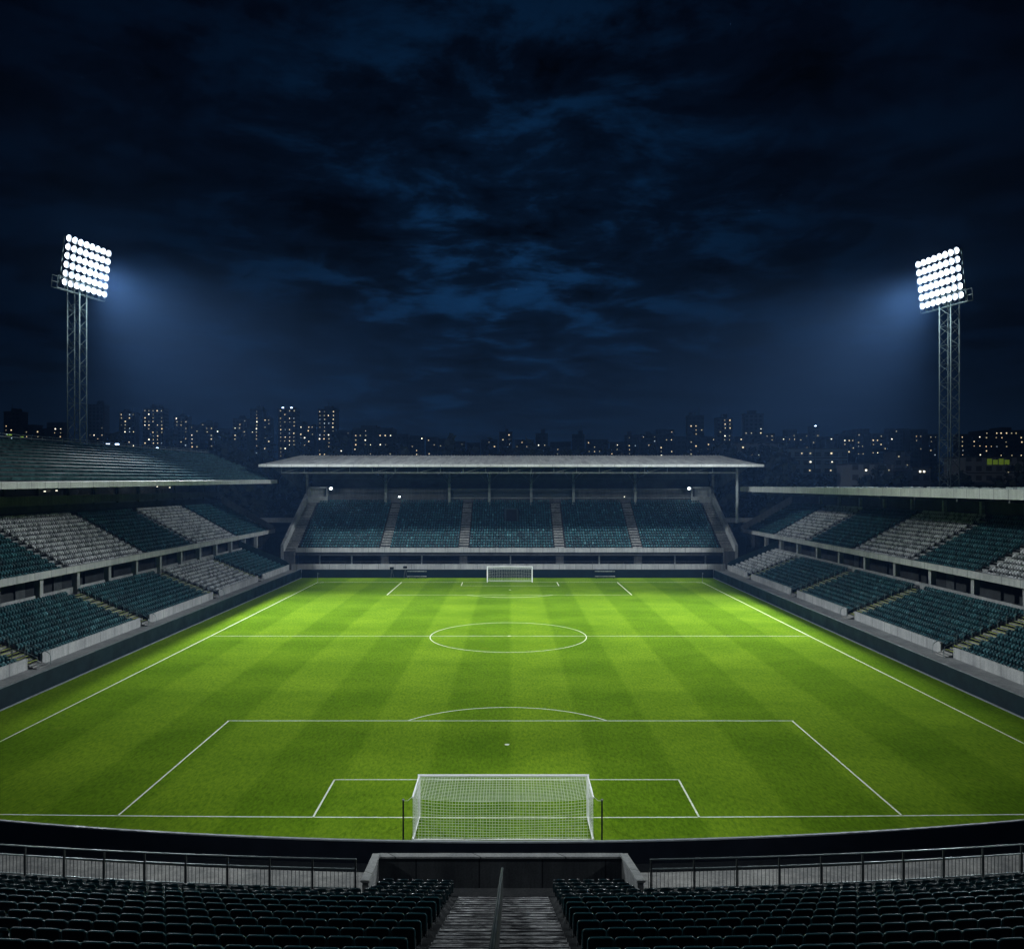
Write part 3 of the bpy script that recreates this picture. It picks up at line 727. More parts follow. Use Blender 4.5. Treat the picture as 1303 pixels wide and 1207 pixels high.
m_ = MB(); m_.box(-48.6, 49.1, YY(159.85), YY(160.08), 20.72, 21.22); m_.build('roof_edge', M['roof_edge'], RP, bevel=0.02)

# wall lamps of the far stand
def wall_lamp(x, y, z, r, m, label, watts):
    t = empty('wall_lamp', (x, y, z)); tag(t, label, 'lamp')
    m_ = MB(); m_.tube([(0, 0.25, 0.1), (0, 0.0, 0.0)], 0.06, 8); m_.box(-r * 1.3, r * 1.3, 0.02, 0.16, -r * 1.1, r * 1.1); m_.build('lamp_housing', M['steel_dark'], t)
    bm = bmesh.new(); bmesh.ops.create_uvsphere(bm, u_segments=16, v_segments=10, radius=r); me = bpy.data.meshes.new('lamp_globe'); bm.to_mesh(me); bm.free()
    me.materials.append(m); g = bpy.data.objects.new('lamp_globe', me); COL.objects.link(g); g.parent = t; g.location = (0, -0.06, 0); g.scale = (1.25, 0.6, 0.8)
    if watts:
        ld = bpy.data.lights.new('lamp_light', 'POINT'); ld.energy = watts; ld.color = (0.8, 0.93, 1.0); ld.shadow_soft_size = 0.2
        lo = bpy.data.objects.new('lamp_light', ld); COL.objects.link(lo); lo.parent = t; lo.location = (0, -0.7, 0)
wall_lamp(-38.6, 178.4, 16.5, 0.27, M['small_lamp'], 'bright white wall lamp beside the booth nearest the ribbed roof stand', 200)
wall_lamp(38.6, 178.4, 16.5, 0.27, M['small_lamp'], 'bright white wall lamp beside the booth nearest the flat roof stand', 200)
wall_lamp(-24.1, 180.2, 14.7, 0.17, M['small_lamp'], 'small round lamp at the head of the aisle, left part of the far stand', 30)
wall_lamp(24.9, 180.2, 14.7, 0.11, M['tiny_lamp'], 'small dim lamp at the head of the aisle, right part of the far stand', 0)

# bridges and low walls in the two open corners
for s_, lab in ((-1, 'ribbed'), (1, 'flat')):
    t = empty('concourse_bridge', (s_ * 52, 184, 0)); tag(t, f'concrete link bridge in the dark corner between the far stand and the {lab} roof stand', 'bridge', 'corner link bridges')
    m_ = MB(); m_.box(-8, 8, -0.4, 2.2, 8.9, 9.9); m_.build('deck', M['concrete'], t, bevel=0.03)
    for xx in (-5.5, 5.5):
        m_ = MB(); m_.box(xx - .4, xx + .4, 0.3, 1.1, -0.04, 8.9); m_.build('column', M['concrete_dark'], t)
    m_ = MB(); m_.bar((-8, -0.3, 10.9), (8, -0.3, 10.9), 0.06)
    for i in range(9): m_.bar((-8 + i * 2, -0.3, 9.9), (-8 + i * 2, -0.3, 10.9), 0.05)
    m_.build('railing', M['steel_dark'], t)
    t = empty('retaining_wall', (s_ * 50.5, 176.5, 0)); tag(t, f'curved grey retaining wall below the link bridge near the {lab} roof stand', 'wall', 'corner retaining walls')
    m_ = MB()
    for i in range(10):
        a0_, a1_ = i / 10, (i + 1) / 10
        f = lambda a: (s_ * (-6 + 12 * a), 4 * math.sin(a * 1.9), 5.0 + 1.4 * a)
        p, q = f(a0_), f(a1_)
        m_.quadbox([(p[0], p[1], -0.04), (q[0], q[1], -0.04), (q[0], q[1] + .4, -0.04), (p[0], p[1] + .4, -0.04), (p[0], p[1], p[2]), (q[0], q[1], q[2]), (q[0], q[1] + .4, q[2]), (p[0], p[1] + .4, p[2])])
    m_.build('wall', M['concrete_dark'], t)

# ------------------------------------------------------------------ goals
def goal(loc, w, h, rb, rh, rbw, cell, cord, post_r, posts, label):
    """goal mouth faces away from +? : back of the net lies towards -y in local space (rb = how far back)"""
    t = empty('goal', loc); tag(t, label, 'goal', 'football goals')
    hw = w / 2; bw = rbw
    for s_ in (-1, 1):
        m_ = MB(); m_.tube([(s_ * hw, 0, 0), (s_ * hw, 0, h)], post_r, 12); m_.build('goalpost', M['white_paint'], t, smooth=False)
        m_ = MB(); m_.tube([(s_ * hw, 0, 0.06), (s_ * bw, -rb, 0.06)], 0.05, 8); m_.build('ground_bar', M['white_paint'], t)
        m_ = MB(); m_.tube([(s_ * hw, 0, h), (s_ * (bw + 0.02), -rb, rh)], 0.035, 8); m_.build('stay_bar', M['white_paint'], t)
        m_ = MB(); m_.tube([(s_ * hw, 0, rh * 0.86), (s_ * (bw + 0.02), -rb, rh)], 0.03, 8); m_.build('side_bar', M['white_paint'], t)
    m_ = MB(); m_.tube([(-hw - post_r, 0, h), (hw + post_r, 0, h)], post_r, 12); m_.build('crossbar', M['white_paint'], t)
    m_ = MB(); m_.tube([(-bw, -rb, 0.05), (bw, -rb, 0.05)], 0.04, 8); m_.build('rear_bar', M['white_paint'], t)
    # net surface as a function, cords along u and v
    def top(u, v):      # u -1..1 across, v 0..1 from crossbar to back
        sag = 0.20 * (1 - u ** 4) * (v ** 1.4) * 1.0 + 0.12 * math.sin(v * math.pi) * (1 - u * u)
        ww = hw + (bw - hw) * v
        return Vector((u * ww, -rb * v * (1 - 0.02 * (1 - u * u)), h + (rh - h) * v - sag))
    def back(u, v):     # v 0 top .. 1 bottom
        p = top(u, 1.0); q = Vector((u * bw, -rb, 0.03))
        r_ = p.lerp(q, v); r_.y += -0.10 * math.sin(v * math.pi) * (1 - u * u) + 0.05 * math.sin(v * 7 + u * 5) * (1 - u * u); return r_
    def side(s_, u, v): # u 0 front..1 back, v 0 top..1 bottom
        a = Vector((s_ * hw, 0, h)).lerp(top(s_, 1.0), u); b = Vector((s_ * hw, 0, 0.03)).lerp(Vector((s_ * bw, -rb, 0.03)), u)
        r_ = a.lerp(b, v); r_.x += -s_ * 0.12 * math.sin(u * math.pi) * math.sin(v * math.pi); return r_
    nt_ = MB()
    def cords(f, nu_, nv_, su, sv):
        for i in range(nu_ + 1):
            jit = random.uniform(-0.15, 0.15) / nu_
            u = i / nu_ + (jit if 0 < i < nu_ else 0); nt_pts = [f(u, j / sv) for j in range(sv + 1)]; nt_.tube(nt_pts, cord, 3, False)
        for j in range(nv_ + 1):
            v = j / nv_; nt_.tube([f(i / su, v) for i in range(su + 1)], cord, 3, False)
    ncol = int(w / cell)
    cords(lambda u, v: top(u * 2 - 1, v), ncol, int(rb / cell * 0.9), 24, 8)
    cords(lambda u, v: back(u * 2 - 1, v), ncol, int(rh / cell), 24, 10)
    for s_ in (-1, 1): cords(lambda u, v, s_=s_: side(s_, u, v), int(rb / cell), int(h / cell), 8, 10)
    nt_.build('net', M['net'], t, normals=False)
    return t
goal((-0.34, 42.6, 0), 8.68, 2.16, 2.75, 2.06, 4.34, 0.145, 0.0085, 0.065, True, 'large white goal with a sagging net in front of the near board')
g = goal((-0.05, 146.6, 0), 7.95, 2.75, 1.9, 2.4, 3.95, 0.30, 0.010, 0.085, True, 'small distant white goal in front of the far navy board')
g.rotation_euler = (0, 0, math.pi)
for x, lab in ((-5.11, 'left of the near goal'), (4.40, 'right of the near goal')):
    s_ = -1 if x < 0 else 1
    t = empty('net_pole', (x, 39.6, 0)); tag(t, f'thin black net support pole just {lab}', 'pole', 'net support poles')
    m_ = MB(); m_.tube([(0, 0, 0), (0, 0, 2.02)], 0.04, 10); m_.build('pole', M['black_metal'], t)
    m_ = MB(); m_.tube([(0, 0, 2.02), (0, 0, 2.08)], 0.055, 10); m_.build('pole_cap', M['steel'], t)
    gx = -0.34 + s_ * 4.36 - x
    m_ = MB(); m_.tube([(0, 0, 2.0), (gx * .5, 0.12, 1.97), (gx, 0.25, 2.12)], 0.009, 4); m_.build('rope', M['net'], t)

# corner flags
for x, lab in ((-34.1, 'at the far corner by the ribbed roof stand'), (34.1, 'at the far corner by the flat roof stand')):
    t = empty('corner_flag', (x, 146.7, 0)); tag(t, f'thin pale corner flag post {lab}', 'corner flag', 'corner flags')
    m_ = MB(); m_.tube([(0, 0, 0), (0, 0, 1.7)], 0.035, 8); m_.build('flag_post', M['steel'], t)
    m_ = MB(); m_.quadbox([(0.03, -.008, 1.38), (0.26, 0.03, 1.42), (0.26, 0.045, 1.42), (0.03, .008, 1.38), (0.03, -.008, 1.68), (0.26, 0.03, 1.62), (0.26, 0.045, 1.62), (0.03, .008, 1.68)]); m_.build('flag', M['steel_dark'], t)

# benches and camera stands along the far board
def bench(x, y, w, label):
    t = empty('bench', (x, y, 0)); tag(t, label, 'bench', 'benches by the far board')
    m_ = MB(); m_.box(-w / 2, w / 2, 0.3, 0.36, 1.22, 1.40); m_.build('backrest', M['bench'], t)
    m_ = MB(); m_.box(-w / 2, w / 2, -0.1, 0.28, 0.36, 0.43); m_.build('seat', M['bench'], t)
    for xx in (-w / 2 + 0.25, 0, w / 2 - 0.25):
        m_ = MB(); m_.bar((xx, 0.33, 0), (xx, 0.33, 1.4), 0.05); m_.bar((xx, -0.05, 0), (xx, -0.05, .38), 0.05); m_.build('leg', M['black_metal'], t)
bench(-17.2, 152.4, 3.6, 'pale slatted bench beside the camera tripod at the far board')
bench(17.5, 152.4, 3.7, 'pale slatted bench at the far board with no tripod beside it')
def tripod(x, y, h, label):
    t = empty('camera_tripod', (x, y, 0)); tag(t, label, 'tripod', 'camera tripods by the far board')
    for k in range(3):
        a = k * 2.094 + 0.4
        m_ = MB(); m_.tube([(0.45 * math.cos(a), 0.45 * math.sin(a), 0), (0, 0, h - 0.5)], 0.035, 6); m_.build('leg', M['steel_dark'], t)
    m_ = MB(); m_.box(-0.35, 0.35, -0.2, 0.25, h - 0.45, h - 0.05); m_.tube([(0, -0.2, h - .25), (0, -0.5, h - .25)], 0.11, 10); m_.build('camera_body', M['black_metal'], t, bevel=0.03)
tripod(-19.3, 152.3, 2.35, 'dark camera on a tripod beside the pale bench')
tripod(-21.8, 152.6, 2.15, 'slim dark camera tripod standing alone by the far board')

# ------------------------------------------------------------------ near stand
TN = empty('grandstand', (0, 29, 0)); tag(TN, 'dark curved near stand with a walkway and central stairway', 'grandstand', 'grandstands')
YN = lambda y: y - 29
PIT, ROWD, ROWR = 0.505, 1.167, 0.455
D1, Z1 = 28.2, 2.87          # first row: backrest line and tread height
rowD = lambda k: D1 - k * ROWD
rowZ = lambda k: Z1 + k * ROWR
def arcbox(m_, x0, x1, d0, d1, z0, z1, n=None):
    n = n or max(1, int(abs(x1 - x0) / 2.0))
    for i in range(n):
        a = x0 + (x1 - x0) * i / n; b = x0 + (x1 - x0) * (i + 1) / n
        ya, yb = a * a / 250, b * b / 250
        m_.quadbox([(a, YN(d0 + ya), z0), (b, YN(d0 + yb), z0), (b, YN(d1 + yb), z0), (a, YN(d1 + ya), z0), (a, YN(d0 + ya), z1), (b, YN(d0 + yb), z1), (b, YN(d1 + yb), z1), (a, YN(d1 + ya), z1)])
NROW = 15; XW = 26.0
AL, AR = -1.88, 1.42        # aisle-side ends of the seat rows
m_ = MB()
for k in range(-1, 24):
    d = rowD(k) + 0.45; z = rowZ(k)
    if k < 3: arcbox(m_, -4.55, 4.15, d - ROWD, d, z - 2.2, z, 4)
    else: arcbox(m_, -XW, XW, d - ROWD, d, max(-0.03, z - 2.2), z, 30)
m_.build('terrace', M['terrace'], TN)
# central stairs
m_ = MB()
for k in range(0, 22):
    d = rowD(k) + 0.45; z = rowZ(k)
    for h in (0, 1):
        if k == 0 and h == 0: continue
        zt = z + 0.012 - ROWR * (1 - h) / 2.0 if h < 1 else z + 0.012
        dd = d + ROWD * (1 - h) / 2.0
        m_.box(-1.78, 1.32, YN(dd - ROWD / 2.0 + 0.012), YN(dd), zt - 0.2, zt)
m_.build('central_stair', M['worn_stair'], TN, bevel=0.012)
m_ = MB()
for k in range(0, 22):
    d = rowD(k) + 0.45; z = rowZ(k)
    for h in (0, 1):
        if k == 0 and h == 0: continue
        zt = z + 0.012 - ROWR * (1 - h) / 2.0 if h < 1 else z + 0.012
        dd = d + ROWD * (1 - h) / 2.0
        m_.box(-1.76, 1.30, YN(dd - 0.065), YN(dd - 0.035), zt + 0.001, zt + 0.006)
tag(m_.build('grip_strip', M['black_metal'], TN))
# central handrail panel following the stairs
m_ = MB(); m_.prism([(28.6, 2.75), (28.7, 3.80), (28.5, 3.86), (4.0, 3.86 + 24.5 * ROWR / ROWD), (4.0, 2.75 + 24.6 * ROWR / ROWD)],
                    lambda y, z: (-0.30, YN(y), z), lambda y, z: (-0.24, YN(y), z)); m_.build('divider_panel', M['steel_dark'], TN)
m_ = MB(); m_.tube([(-0.27, YN(28.66), 3.82), (-0.27, YN(28.4), 3.92), (-0.27, YN(4.0), 3.92 + 24.4 * ROWR / ROWD)], 0.045, 10); m_.build('handrail', M['teal_wall'], TN, smooth=True)
# the projecting block: floor and parapet
m_ = MB(); m_.box(-4.75, 4.35, YN(28.6), YN(30.3), 0.5, 2.42); m_.build('landing', M['concrete_dark'], TN)
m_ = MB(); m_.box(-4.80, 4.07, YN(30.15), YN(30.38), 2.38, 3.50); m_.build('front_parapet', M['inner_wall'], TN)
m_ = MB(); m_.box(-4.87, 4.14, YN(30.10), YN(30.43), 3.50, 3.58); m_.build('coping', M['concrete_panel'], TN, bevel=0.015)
for (xa, xb) in ((-4.80, -4.55), (4.07, 4.10)):
    s_ = -1 if xa < 0 else 1
    m_ = MB()
    p0, p1, q0, q1 = (xa, YN(30.3)), (xb, YN(26.6)), (xa + s_ * 0.2, YN(30.3)), (xb + s_ * 0.2, YN(26.6))
    m_.quadbox([(*p0, 1.0), (*p1, 1.0), (*q1, 1.0), (*q0, 1.0), (*p0, 3.50), (*p1, 4.36), (*q1, 4.36), (*q0, 3.50)]); m_.build('side_parapet', M['concrete'], TN)
    m_ = MB()
    p0, p1, q0, q1 = (xa - s_ * .04, YN(30.38)), (xb - s_ * .04, YN(26.5)), (xa + s_ * 0.24, YN(30.38)), (xb + s_ * 0.24, YN(26.5))
    m_.quadbox([(*p0, 3.502), (*p1, 4.362), (*q1, 4.362), (*q0, 3.502), (*p0, 3.584), (*p1, 4.44), (*q1, 4.44), (*q0, 3.584)]); m_.build('side_coping', M['concrete_panel'], TN)
# lower walkway and fence on both wings
for s_ in (-1, 1):
    x0 = -5.0 if s_ < 0 else 4.55; x1 = s_ * XW
    m_ = MB(); arcbox(m_, x0, x1, 27.3, 31.3, -0.03, 2.4, 14); m_.build('walkway', M['stair'], TN)
    m_ = MB(); arcbox(m_, x0 + s_ * 0.05, x1, 26.1, 27.25, -0.02, 3.80, 14); m_.build('wing_platform', M['concrete_dark'], TN)
    t = empty('fence', (x0, 27.1, 3.8)); tag(t, 'grey steel walkway railing on the ' + ('left' if s_ < 0 else 'right') + ' wing of the near stand', 'railing', 'walkway railings')
    def fp(x, dz): return (x - x0, ycurve(27.1, x) - 27.1, dz)
    nb = int(abs(x1 - x0) / 1.43)
    r1, r2, r3 = MB(), MB(), MB()
    ptsx = [x0 + s_ * 0.05 + (x1 - x0) * i / 30 for i in range(31)]
    r1.tube([fp(x, 1.0) for x in ptsx], 0.026, 6); r2.tube([fp(x, 0.68) for x in ptsx], 0.028, 6); r3.tube([fp(x, 0.05) for x in ptsx], 0.024, 6)
    r1.build('top_rail', M['galv'], t); r2.build('middle_rail', M['galv'], t); r3.build('bottom_rail', M['galv'], t)
    for i in range(nb + 1):
        x = x0 + s_ * 0.08 + s_ * 1.43 * i
        q = MB(); q.bar(fp(x, -0.02), fp(x, 1.0), 0.055); q.build('post', M['steel_dark'], t)
    q = MB(); x = x0
    while abs(x) < XW - 0.2: q.bar(fp(x, 0.05), fp(x, 0.67), 0.014); x += s_ * 0.13
    q.build('railing_bars', M['steel_dark'], t)
# seats: nearest 300 in view become things, the rest join the common mesh
def rounded_plate(w, h, tck, r, y_of, z0, n=4, flare=0.0):
    """plate standing up, rounded top corners; y_of(z, x) gives its curved surface"""
    out = [(-w * 0.94, 0.0), (w * 0.94, 0.0)]
    for k in range(n + 1):
        a = (math.pi / 2) * k / n; out.append((w - r + r * math.cos(a), h - r + r * math.sin(a)))
    for k in range(n + 1):
        a = math.pi / 2 + (math.pi / 2) * k / n; out.append((-w + r + r * math.cos(a), h - r + r * math.sin(a)))
    m_ = MB(); m_.prism(out, lambda x, z: (x, y_of(z, x) - tck / 2, z + z0), lambda x, z: (x, y_of(z, x) + tck / 2, z + z0)); return m_
def seat_proto():
    t = empty('stadium_seat')
    yb = lambda z, x: -0.015 - z * 0.13 - 0.9 * (0.05 - x * x) * 0.4
    m_ = rounded_plate(0.228, 0.50, 0.045, 0.07, yb, 0.35, 5); o = m_.build('backrest', M['near_seat'], t, bevel=0.012)
    # rolled rim along the top and sides of the backrest
    m_ = MB(); pts = []
    for k in range(7):
        a = (math.pi / 2) * k / 6; pts.append((0.228 - 0.07 + 0.07 * math.cos(a), 0.43 + 0.07 * math.sin(a)))
    pts = [(0.222, 0.08)] + pts + [(-x, z) for x, z in reversed(pts)] + [(-0.222, 0.08)]
    m_.tube([(x, yb(z, x) - 0.012, z + 0.35) for x, z in pts], 0.021, 6); m_.build('backrest_rim', M['near_rim_highlight'], t, smooth=True)
    m_ = rounded_plate(0.205, 0.40, 0.075, 0.06, lambda z, x: 0.115 - z * 0.10, 0.33, 4); m_.build('seat_pan', M['near_pan'], t, bevel=0.015)
    m_ = MB(); m_.box(-0.20, 0.20, -0.03, 0.06, 0.30, 0.345); m_.box(-0.03, 0.03, -0.04, 0.05, 0.0, 0.30); m_.box(-0.08, 0.08, -0.07, 0.09, 0.0, 0.02)
    m_.box(-0.236, -0.222, -0.06, 0.14, 0.28, 0.52); m_.box(0.222, 0.236, -0.06, 0.14, 0.28, 0.52); m_.build('bracket', M['bracket'], t)
    return t
cand = []
for k in range(0, NROW):
    wide = 4.35 if k < 3 else 24.5
    for s_ in (-1, 1):
        e = AL if s_ < 0 else AR; j = 0
        while True:
            x = e + s_ * (0.25 + j * PIT); j += 1
            lim = (4.45 if s_ < 0 else 4.0) if k < 3 else 24.5
            if abs(x) > lim: break
            D = ycurve(rowD(k), x)
            ytop = CY + (H - rowZ(k) - 0.85) * F / D; pxx = CX + x * F / D
            cand.append((D, k, s_, j, x, ytop < 1203 and 0 < pxx < 1303))
cand.sort(key=lambda c: c[0])
nthing = 0; proto = None
for D, k, s_, j, x, inview in cand:
    yaw = math.atan(x / 125.0)
    loc = (x, D + random.uniform(-0.006, 0.006), rowZ(k) + 0.0)
    if inview and nthing < 298:
        if proto is None: proto = seat_proto(); o = proto
        else: o = copy_tree(proto)
        o.location = loc; o.rotation_euler = (random.uniform(-0.02, 0.02), 0, yaw + random.uniform(-0.012, 0.012))
        side_ = 'left' if s_ < 0 else 'right'
        tag(o, f'dark teal folded seat, {ordw(j)} {side_} of the stairs, {ordw(k + 1)} row up from the front', 'seat', 'folding seats of the near stand')
        nthing += 1
    else:
        add_seat(loc[0], loc[1], loc[2], yaw, 5)

# one mesh for every other seat in the ground
def build_seats():
    A = np.array(seat_pos, dtype=np.float64); n = len(A); nv = len(SV); nf_ = len(SF)
    c, s = np.cos(A[:, 3]), np.sin(A[:, 3])
    rng = np.random.default_rng(3)
    tilt = rng.normal(0, 0.03, n)
    V = SV[None].repeat(n, 0).copy()
    V[:, :, 2] *= np.where(A[:, 4] == 5, 1.28, 1.0)[:, None]
    V[:, :, 0] *= np.where(A[:, 4] == 5, 1.12, 1.0)[:, None]
    V[:, :, 1] += V[:, :, 2] * tilt[:, None]
    X = V[:, :, 0] * c[:, None] - V[:, :, 1] * s[:, None] + A[:, 0, None]
    Yv = V[:, :, 0] * s[:, None] + V[:, :, 1] * c[:, None] + A[:, 1, None]
    Z = V[:, :, 2] + A[:, 2, None]
    P = np.stack([X, Yv, Z], -1).reshape(-1, 3)
    Fc = (SF[None] + (np.arange(n) * nv)[:, None, None]).reshape(-1, 4)
    me = bpy.data.meshes.new('stadium_seating')
    me.vertices.add(len(P)); me.vertices.foreach_set('co', P.ravel().astype(np.float32))
    me.loops.add(Fc.size); me.loops.foreach_set('vertex_index', Fc.ravel().astype(np.int32))
    me.polygons.add(len(Fc)); me.polygons.foreach_set('loop_start', (np.arange(len(Fc)) * 4).astype(np.int32))
    me.polygons.foreach_set('material_index', np.repeat(A[:, 4].astype(np.int32), nf_))
    for k in ('teal_seat', 'teal_seat2', 'teal_seat3', 'white_seat', 'white_seat2', 'near_seat', 'teal_seat_glint'): me.materials.append(M[k])
    me.update(calc_edges=True); me.validate()
    o = bpy.data.objects.new('stadium_seating', me); COL.objects.link(o); tag(o, kind='stuff')
    print('seats', n, 'near', nthing)
build_seats()

# ------------------------------------------------------------------ floodlight towers
def tower(x, D, hz, side, label, pitch_u, beams):
    """lattice mast with an eight by six bank of lamps; side -1 = left of the pitch"""
    T = empty('floodlight_tower', (x, D, 0)); tag(T, label, 'floodlight tower', 'floodlight towers')
    yd = -0.24 if D > 94 else 0.24
    nrm = Vector((-side * 0.97, yd, 0)).normalized()
    ux = Vector((-nrm.y, nrm.x, 0)) * (1 if side < 0 else 1)     # along the panel
    a = 1.03; rot = math.atan2(nrm.y, nrm.x) + R(11)
    cs = [Vector((a * math.cos(rot + q) * 1.414, a * math.sin(rot + q) * 1.414, 0)) for q in (R(45), R(135), R(225), R(315))]
    for c in cs:
        m_ = MB(); m_.tube([(c.x, c.y, 0), (c.x, c.y, hz + 1.5)], 0.105, 8); m_.build('mast_leg', M['tower_steel'], T, smooth=True)
    for i in range(4):
        p, q = cs[i], cs[(i + 1) % 4]; m_ = MB(); z = 6.0; st = 1.55; k = 0
        while z < hz - st:
            b, d = (p, q) if k % 2 == 0 else (q, p)
            m_.bar((b.x, b.y, z), (d.x, d.y, z + st), 0.065)
            if k % 2 == 0: m_.bar((p.x, p.y, z), (q.x, q.y, z), 0.05)
            z += st; k += 1
        m_.build('bracing', M['tower_steel'], T)
    lean = 0.12
    base = Vector((0, 0, hz)) + nrm * 1.5
    up = (Vector((0, 0, 1)) + nrm * lean).normalized(); fwd = ux.cross(up).normalized()
    if fwd.dot(nrm) < 0: fwd = -fwd
    hd = empty('lamp_bank', (0, 0, 0), parent=T)
    fr = MB(); Wd, Ht = pitch_u * 7 + 1.0, 7.9
    P_ = lambda u, v, d=0.0: tuple(base + ux * u + up * v + fwd * d)
    for v in np.linspace(0.35, Ht - 0.1, 6): fr.bar(P_(-Wd / 2, v, -0.35), P_(Wd / 2, v, -0.35), 0.10)
    for u in np.linspace(-Wd / 2, Wd / 2, 5): fr.bar(P_(u, -0.1, -0.45), P_(u, Ht, -0.45), 0.12)
    for u in (-Wd / 4, Wd / 4): fr.bar(P_(u, Ht * 0.7, -0.45), tuple(Vector((0, 0, hz + 1.2)) + ux * u * 0.4), 0.1)
    fr.build('bank_frame', M['tower_steel'], hd)
    pf = MB()                                                     # maintenance platform below and behind
    for d in (-0.4, -1.5):
        for v in (-0.45, 0.55, 1.5): pf.bar(P_(-Wd / 2 - .5, v, d), P_(Wd / 2 + .2, v, d), 0.07)
    for u in np.linspace(-Wd / 2 - .5, Wd / 2 + .2, 8):
        for d in (-0.4, -1.5): pf.bar(P_(u, -0.45, d), P_(u, 1.5, d), 0.06)
        pf.bar(P_(u, -0.45, -0.4), P_(u, -0.45, -1.5), 0.08)
    for q in range(5): dd = -0.5 - q * 0.2; pf.bar(P_(-Wd / 2 - .5, -0.42, dd), P_(Wd / 2 + .2, -0.42, dd), 0.06, 0.03)
    pf.build('platform', M['tower_steel'], T)
    # lamps: one prototype, 47 copies
    mw = Matrix((( ux.x, fwd.x, up.x), (ux.y, fwd.y, up.y), (ux.z, fwd.z, up.z))).to_4x4()
    first = None
    for i in range(8):
        for j in range(6):
            u = (-3.5 + i) * pitch_u; v = 0.65 + j * 1.40
            loc = base + ux * u + up * v
            if first is None:
                m_ = MB(); n = 18; rr = [(0.30, -0.42), (0.36, -0.30), (0.47, -0.05), (0.545, 0.10), (0.565, 0.10), (0.49, -0.10), (0.38, -0.38), (0.2, -0.5)]
                for (r_, d_) in rr:
                    for k in range(n): an = 2 * math.pi * k / n; m_.v.append((r_ * math.cos(an), d_, r_ * math.sin(an)))
                for q in range(len(rr) - 1):
                    for k in range(n):
                        k2 = (k + 1) % n; m_.f.append((q * n + k, q * n + k2, (q + 1) * n + k2, (q + 1) * n + k)); m_.m.append(0)
                first = m_.build('lamp', M['reflector'], T, smooth=True)
                m_ = MB(); b = 0
                m_.v.append((0, 0.02, 0))
                for k in range(n): an = 2 * math.pi * k / n; m_.v.append((0.36 * math.cos(an), -0.10, 0.36 * math.sin(an)))
                for k in range(n): m_.f.append((0, 1 + k, 1 + (k + 1) % n)); m_.m.append(0)
                m_.build('lens', M['lens'], first, smooth=True); o = first
            else: o = copy_tree(first, T)
            o.matrix_local = Matrix.Translation(loc) @ mw
    # the light the bank gives: a main beam aimed at the pitch and a weak spill
    c = Vector((x, D, 0)) + base + up * (Ht / 2) + fwd * 1.2
    def spot(name, aim, energy, ang, blend, rad, col):
        ld = bpy.data.lights.new(name, 'SPOT'); ld.energy = energy; ld.spot_size = R(ang); ld.spot_blend = blend; ld.shadow_soft_size = rad; ld.color = col
        lo = bpy.data.objects.new(name, ld); COL.objects.link(lo); lo.location = c
        lo.rotation_euler = (Vector(aim) - c).to_track_quat('-Z', 'Y').to_euler()
    ld = bpy.data.lights.new('floodlight_wash', 'POINT'); ld.energy = 1.6e4 if D > 94 else 1e3; ld.shadow_soft_size = 3.0; ld.color = (0.8, 0.92, 1.0)
    lo = bpy.data.objects.new('floodlight_wash', ld); COL.objects.link(lo); lo.location = c + fwd * 2
    for (nm, aim, e, ang, bl) in beams: spot(nm, aim, e, ang, bl, 2.0, (0.90, 0.96, 1.0))
    return T
BEAM_FAR, BEAM_NEAR = 6.9e5, 1.8e5
for s_, X_, D_, hz_, pu, lab in ((-1, -72.1, 137.8, 49.2, 1.28, 'tall lattice floodlight tower behind the ribbed teal roof'), (1, 72.2, 136.0, 46.75, 1.21, 'tall lattice floodlight tower behind the flat pale roof edge')):
    tower(X_, D_, hz_, s_, lab, pu, (('floodlight_beam', (s_ * 6, 93, 0), BEAM_FAR, 64, 1.0), ('floodlight_side_beam', (s_ * 22, 112, 0), 1.6e5, 48, 1.0), ('floodlight_stand_beam', (-s_ * 8, 166, 6), 2.9e5, 66, 1.0), ('floodlight_spill', (0, 12, 9), 3.0e4, 28, 1.0)))
for s_, lab in ((-1, 'floodlight tower at the near end on the ribbed roof side'), (1, 'floodlight tower at the near end on the flat roof side')):
    tower(s_ * 72, 12, 48, s_, lab, 1.25, (('floodlight_beam', (s_ * 4, 166, 8), BEAM_NEAR, 38, 1.0), ('floodlight_goal_beam', (0, 42, 1), 1.35e5, 16, 1.0), ('seat_fill_spot', (-s_ * 4, 24, 4), 3.8e4, 42, 1.0)))  # the seat spot is an extra, added to brighten the near seats

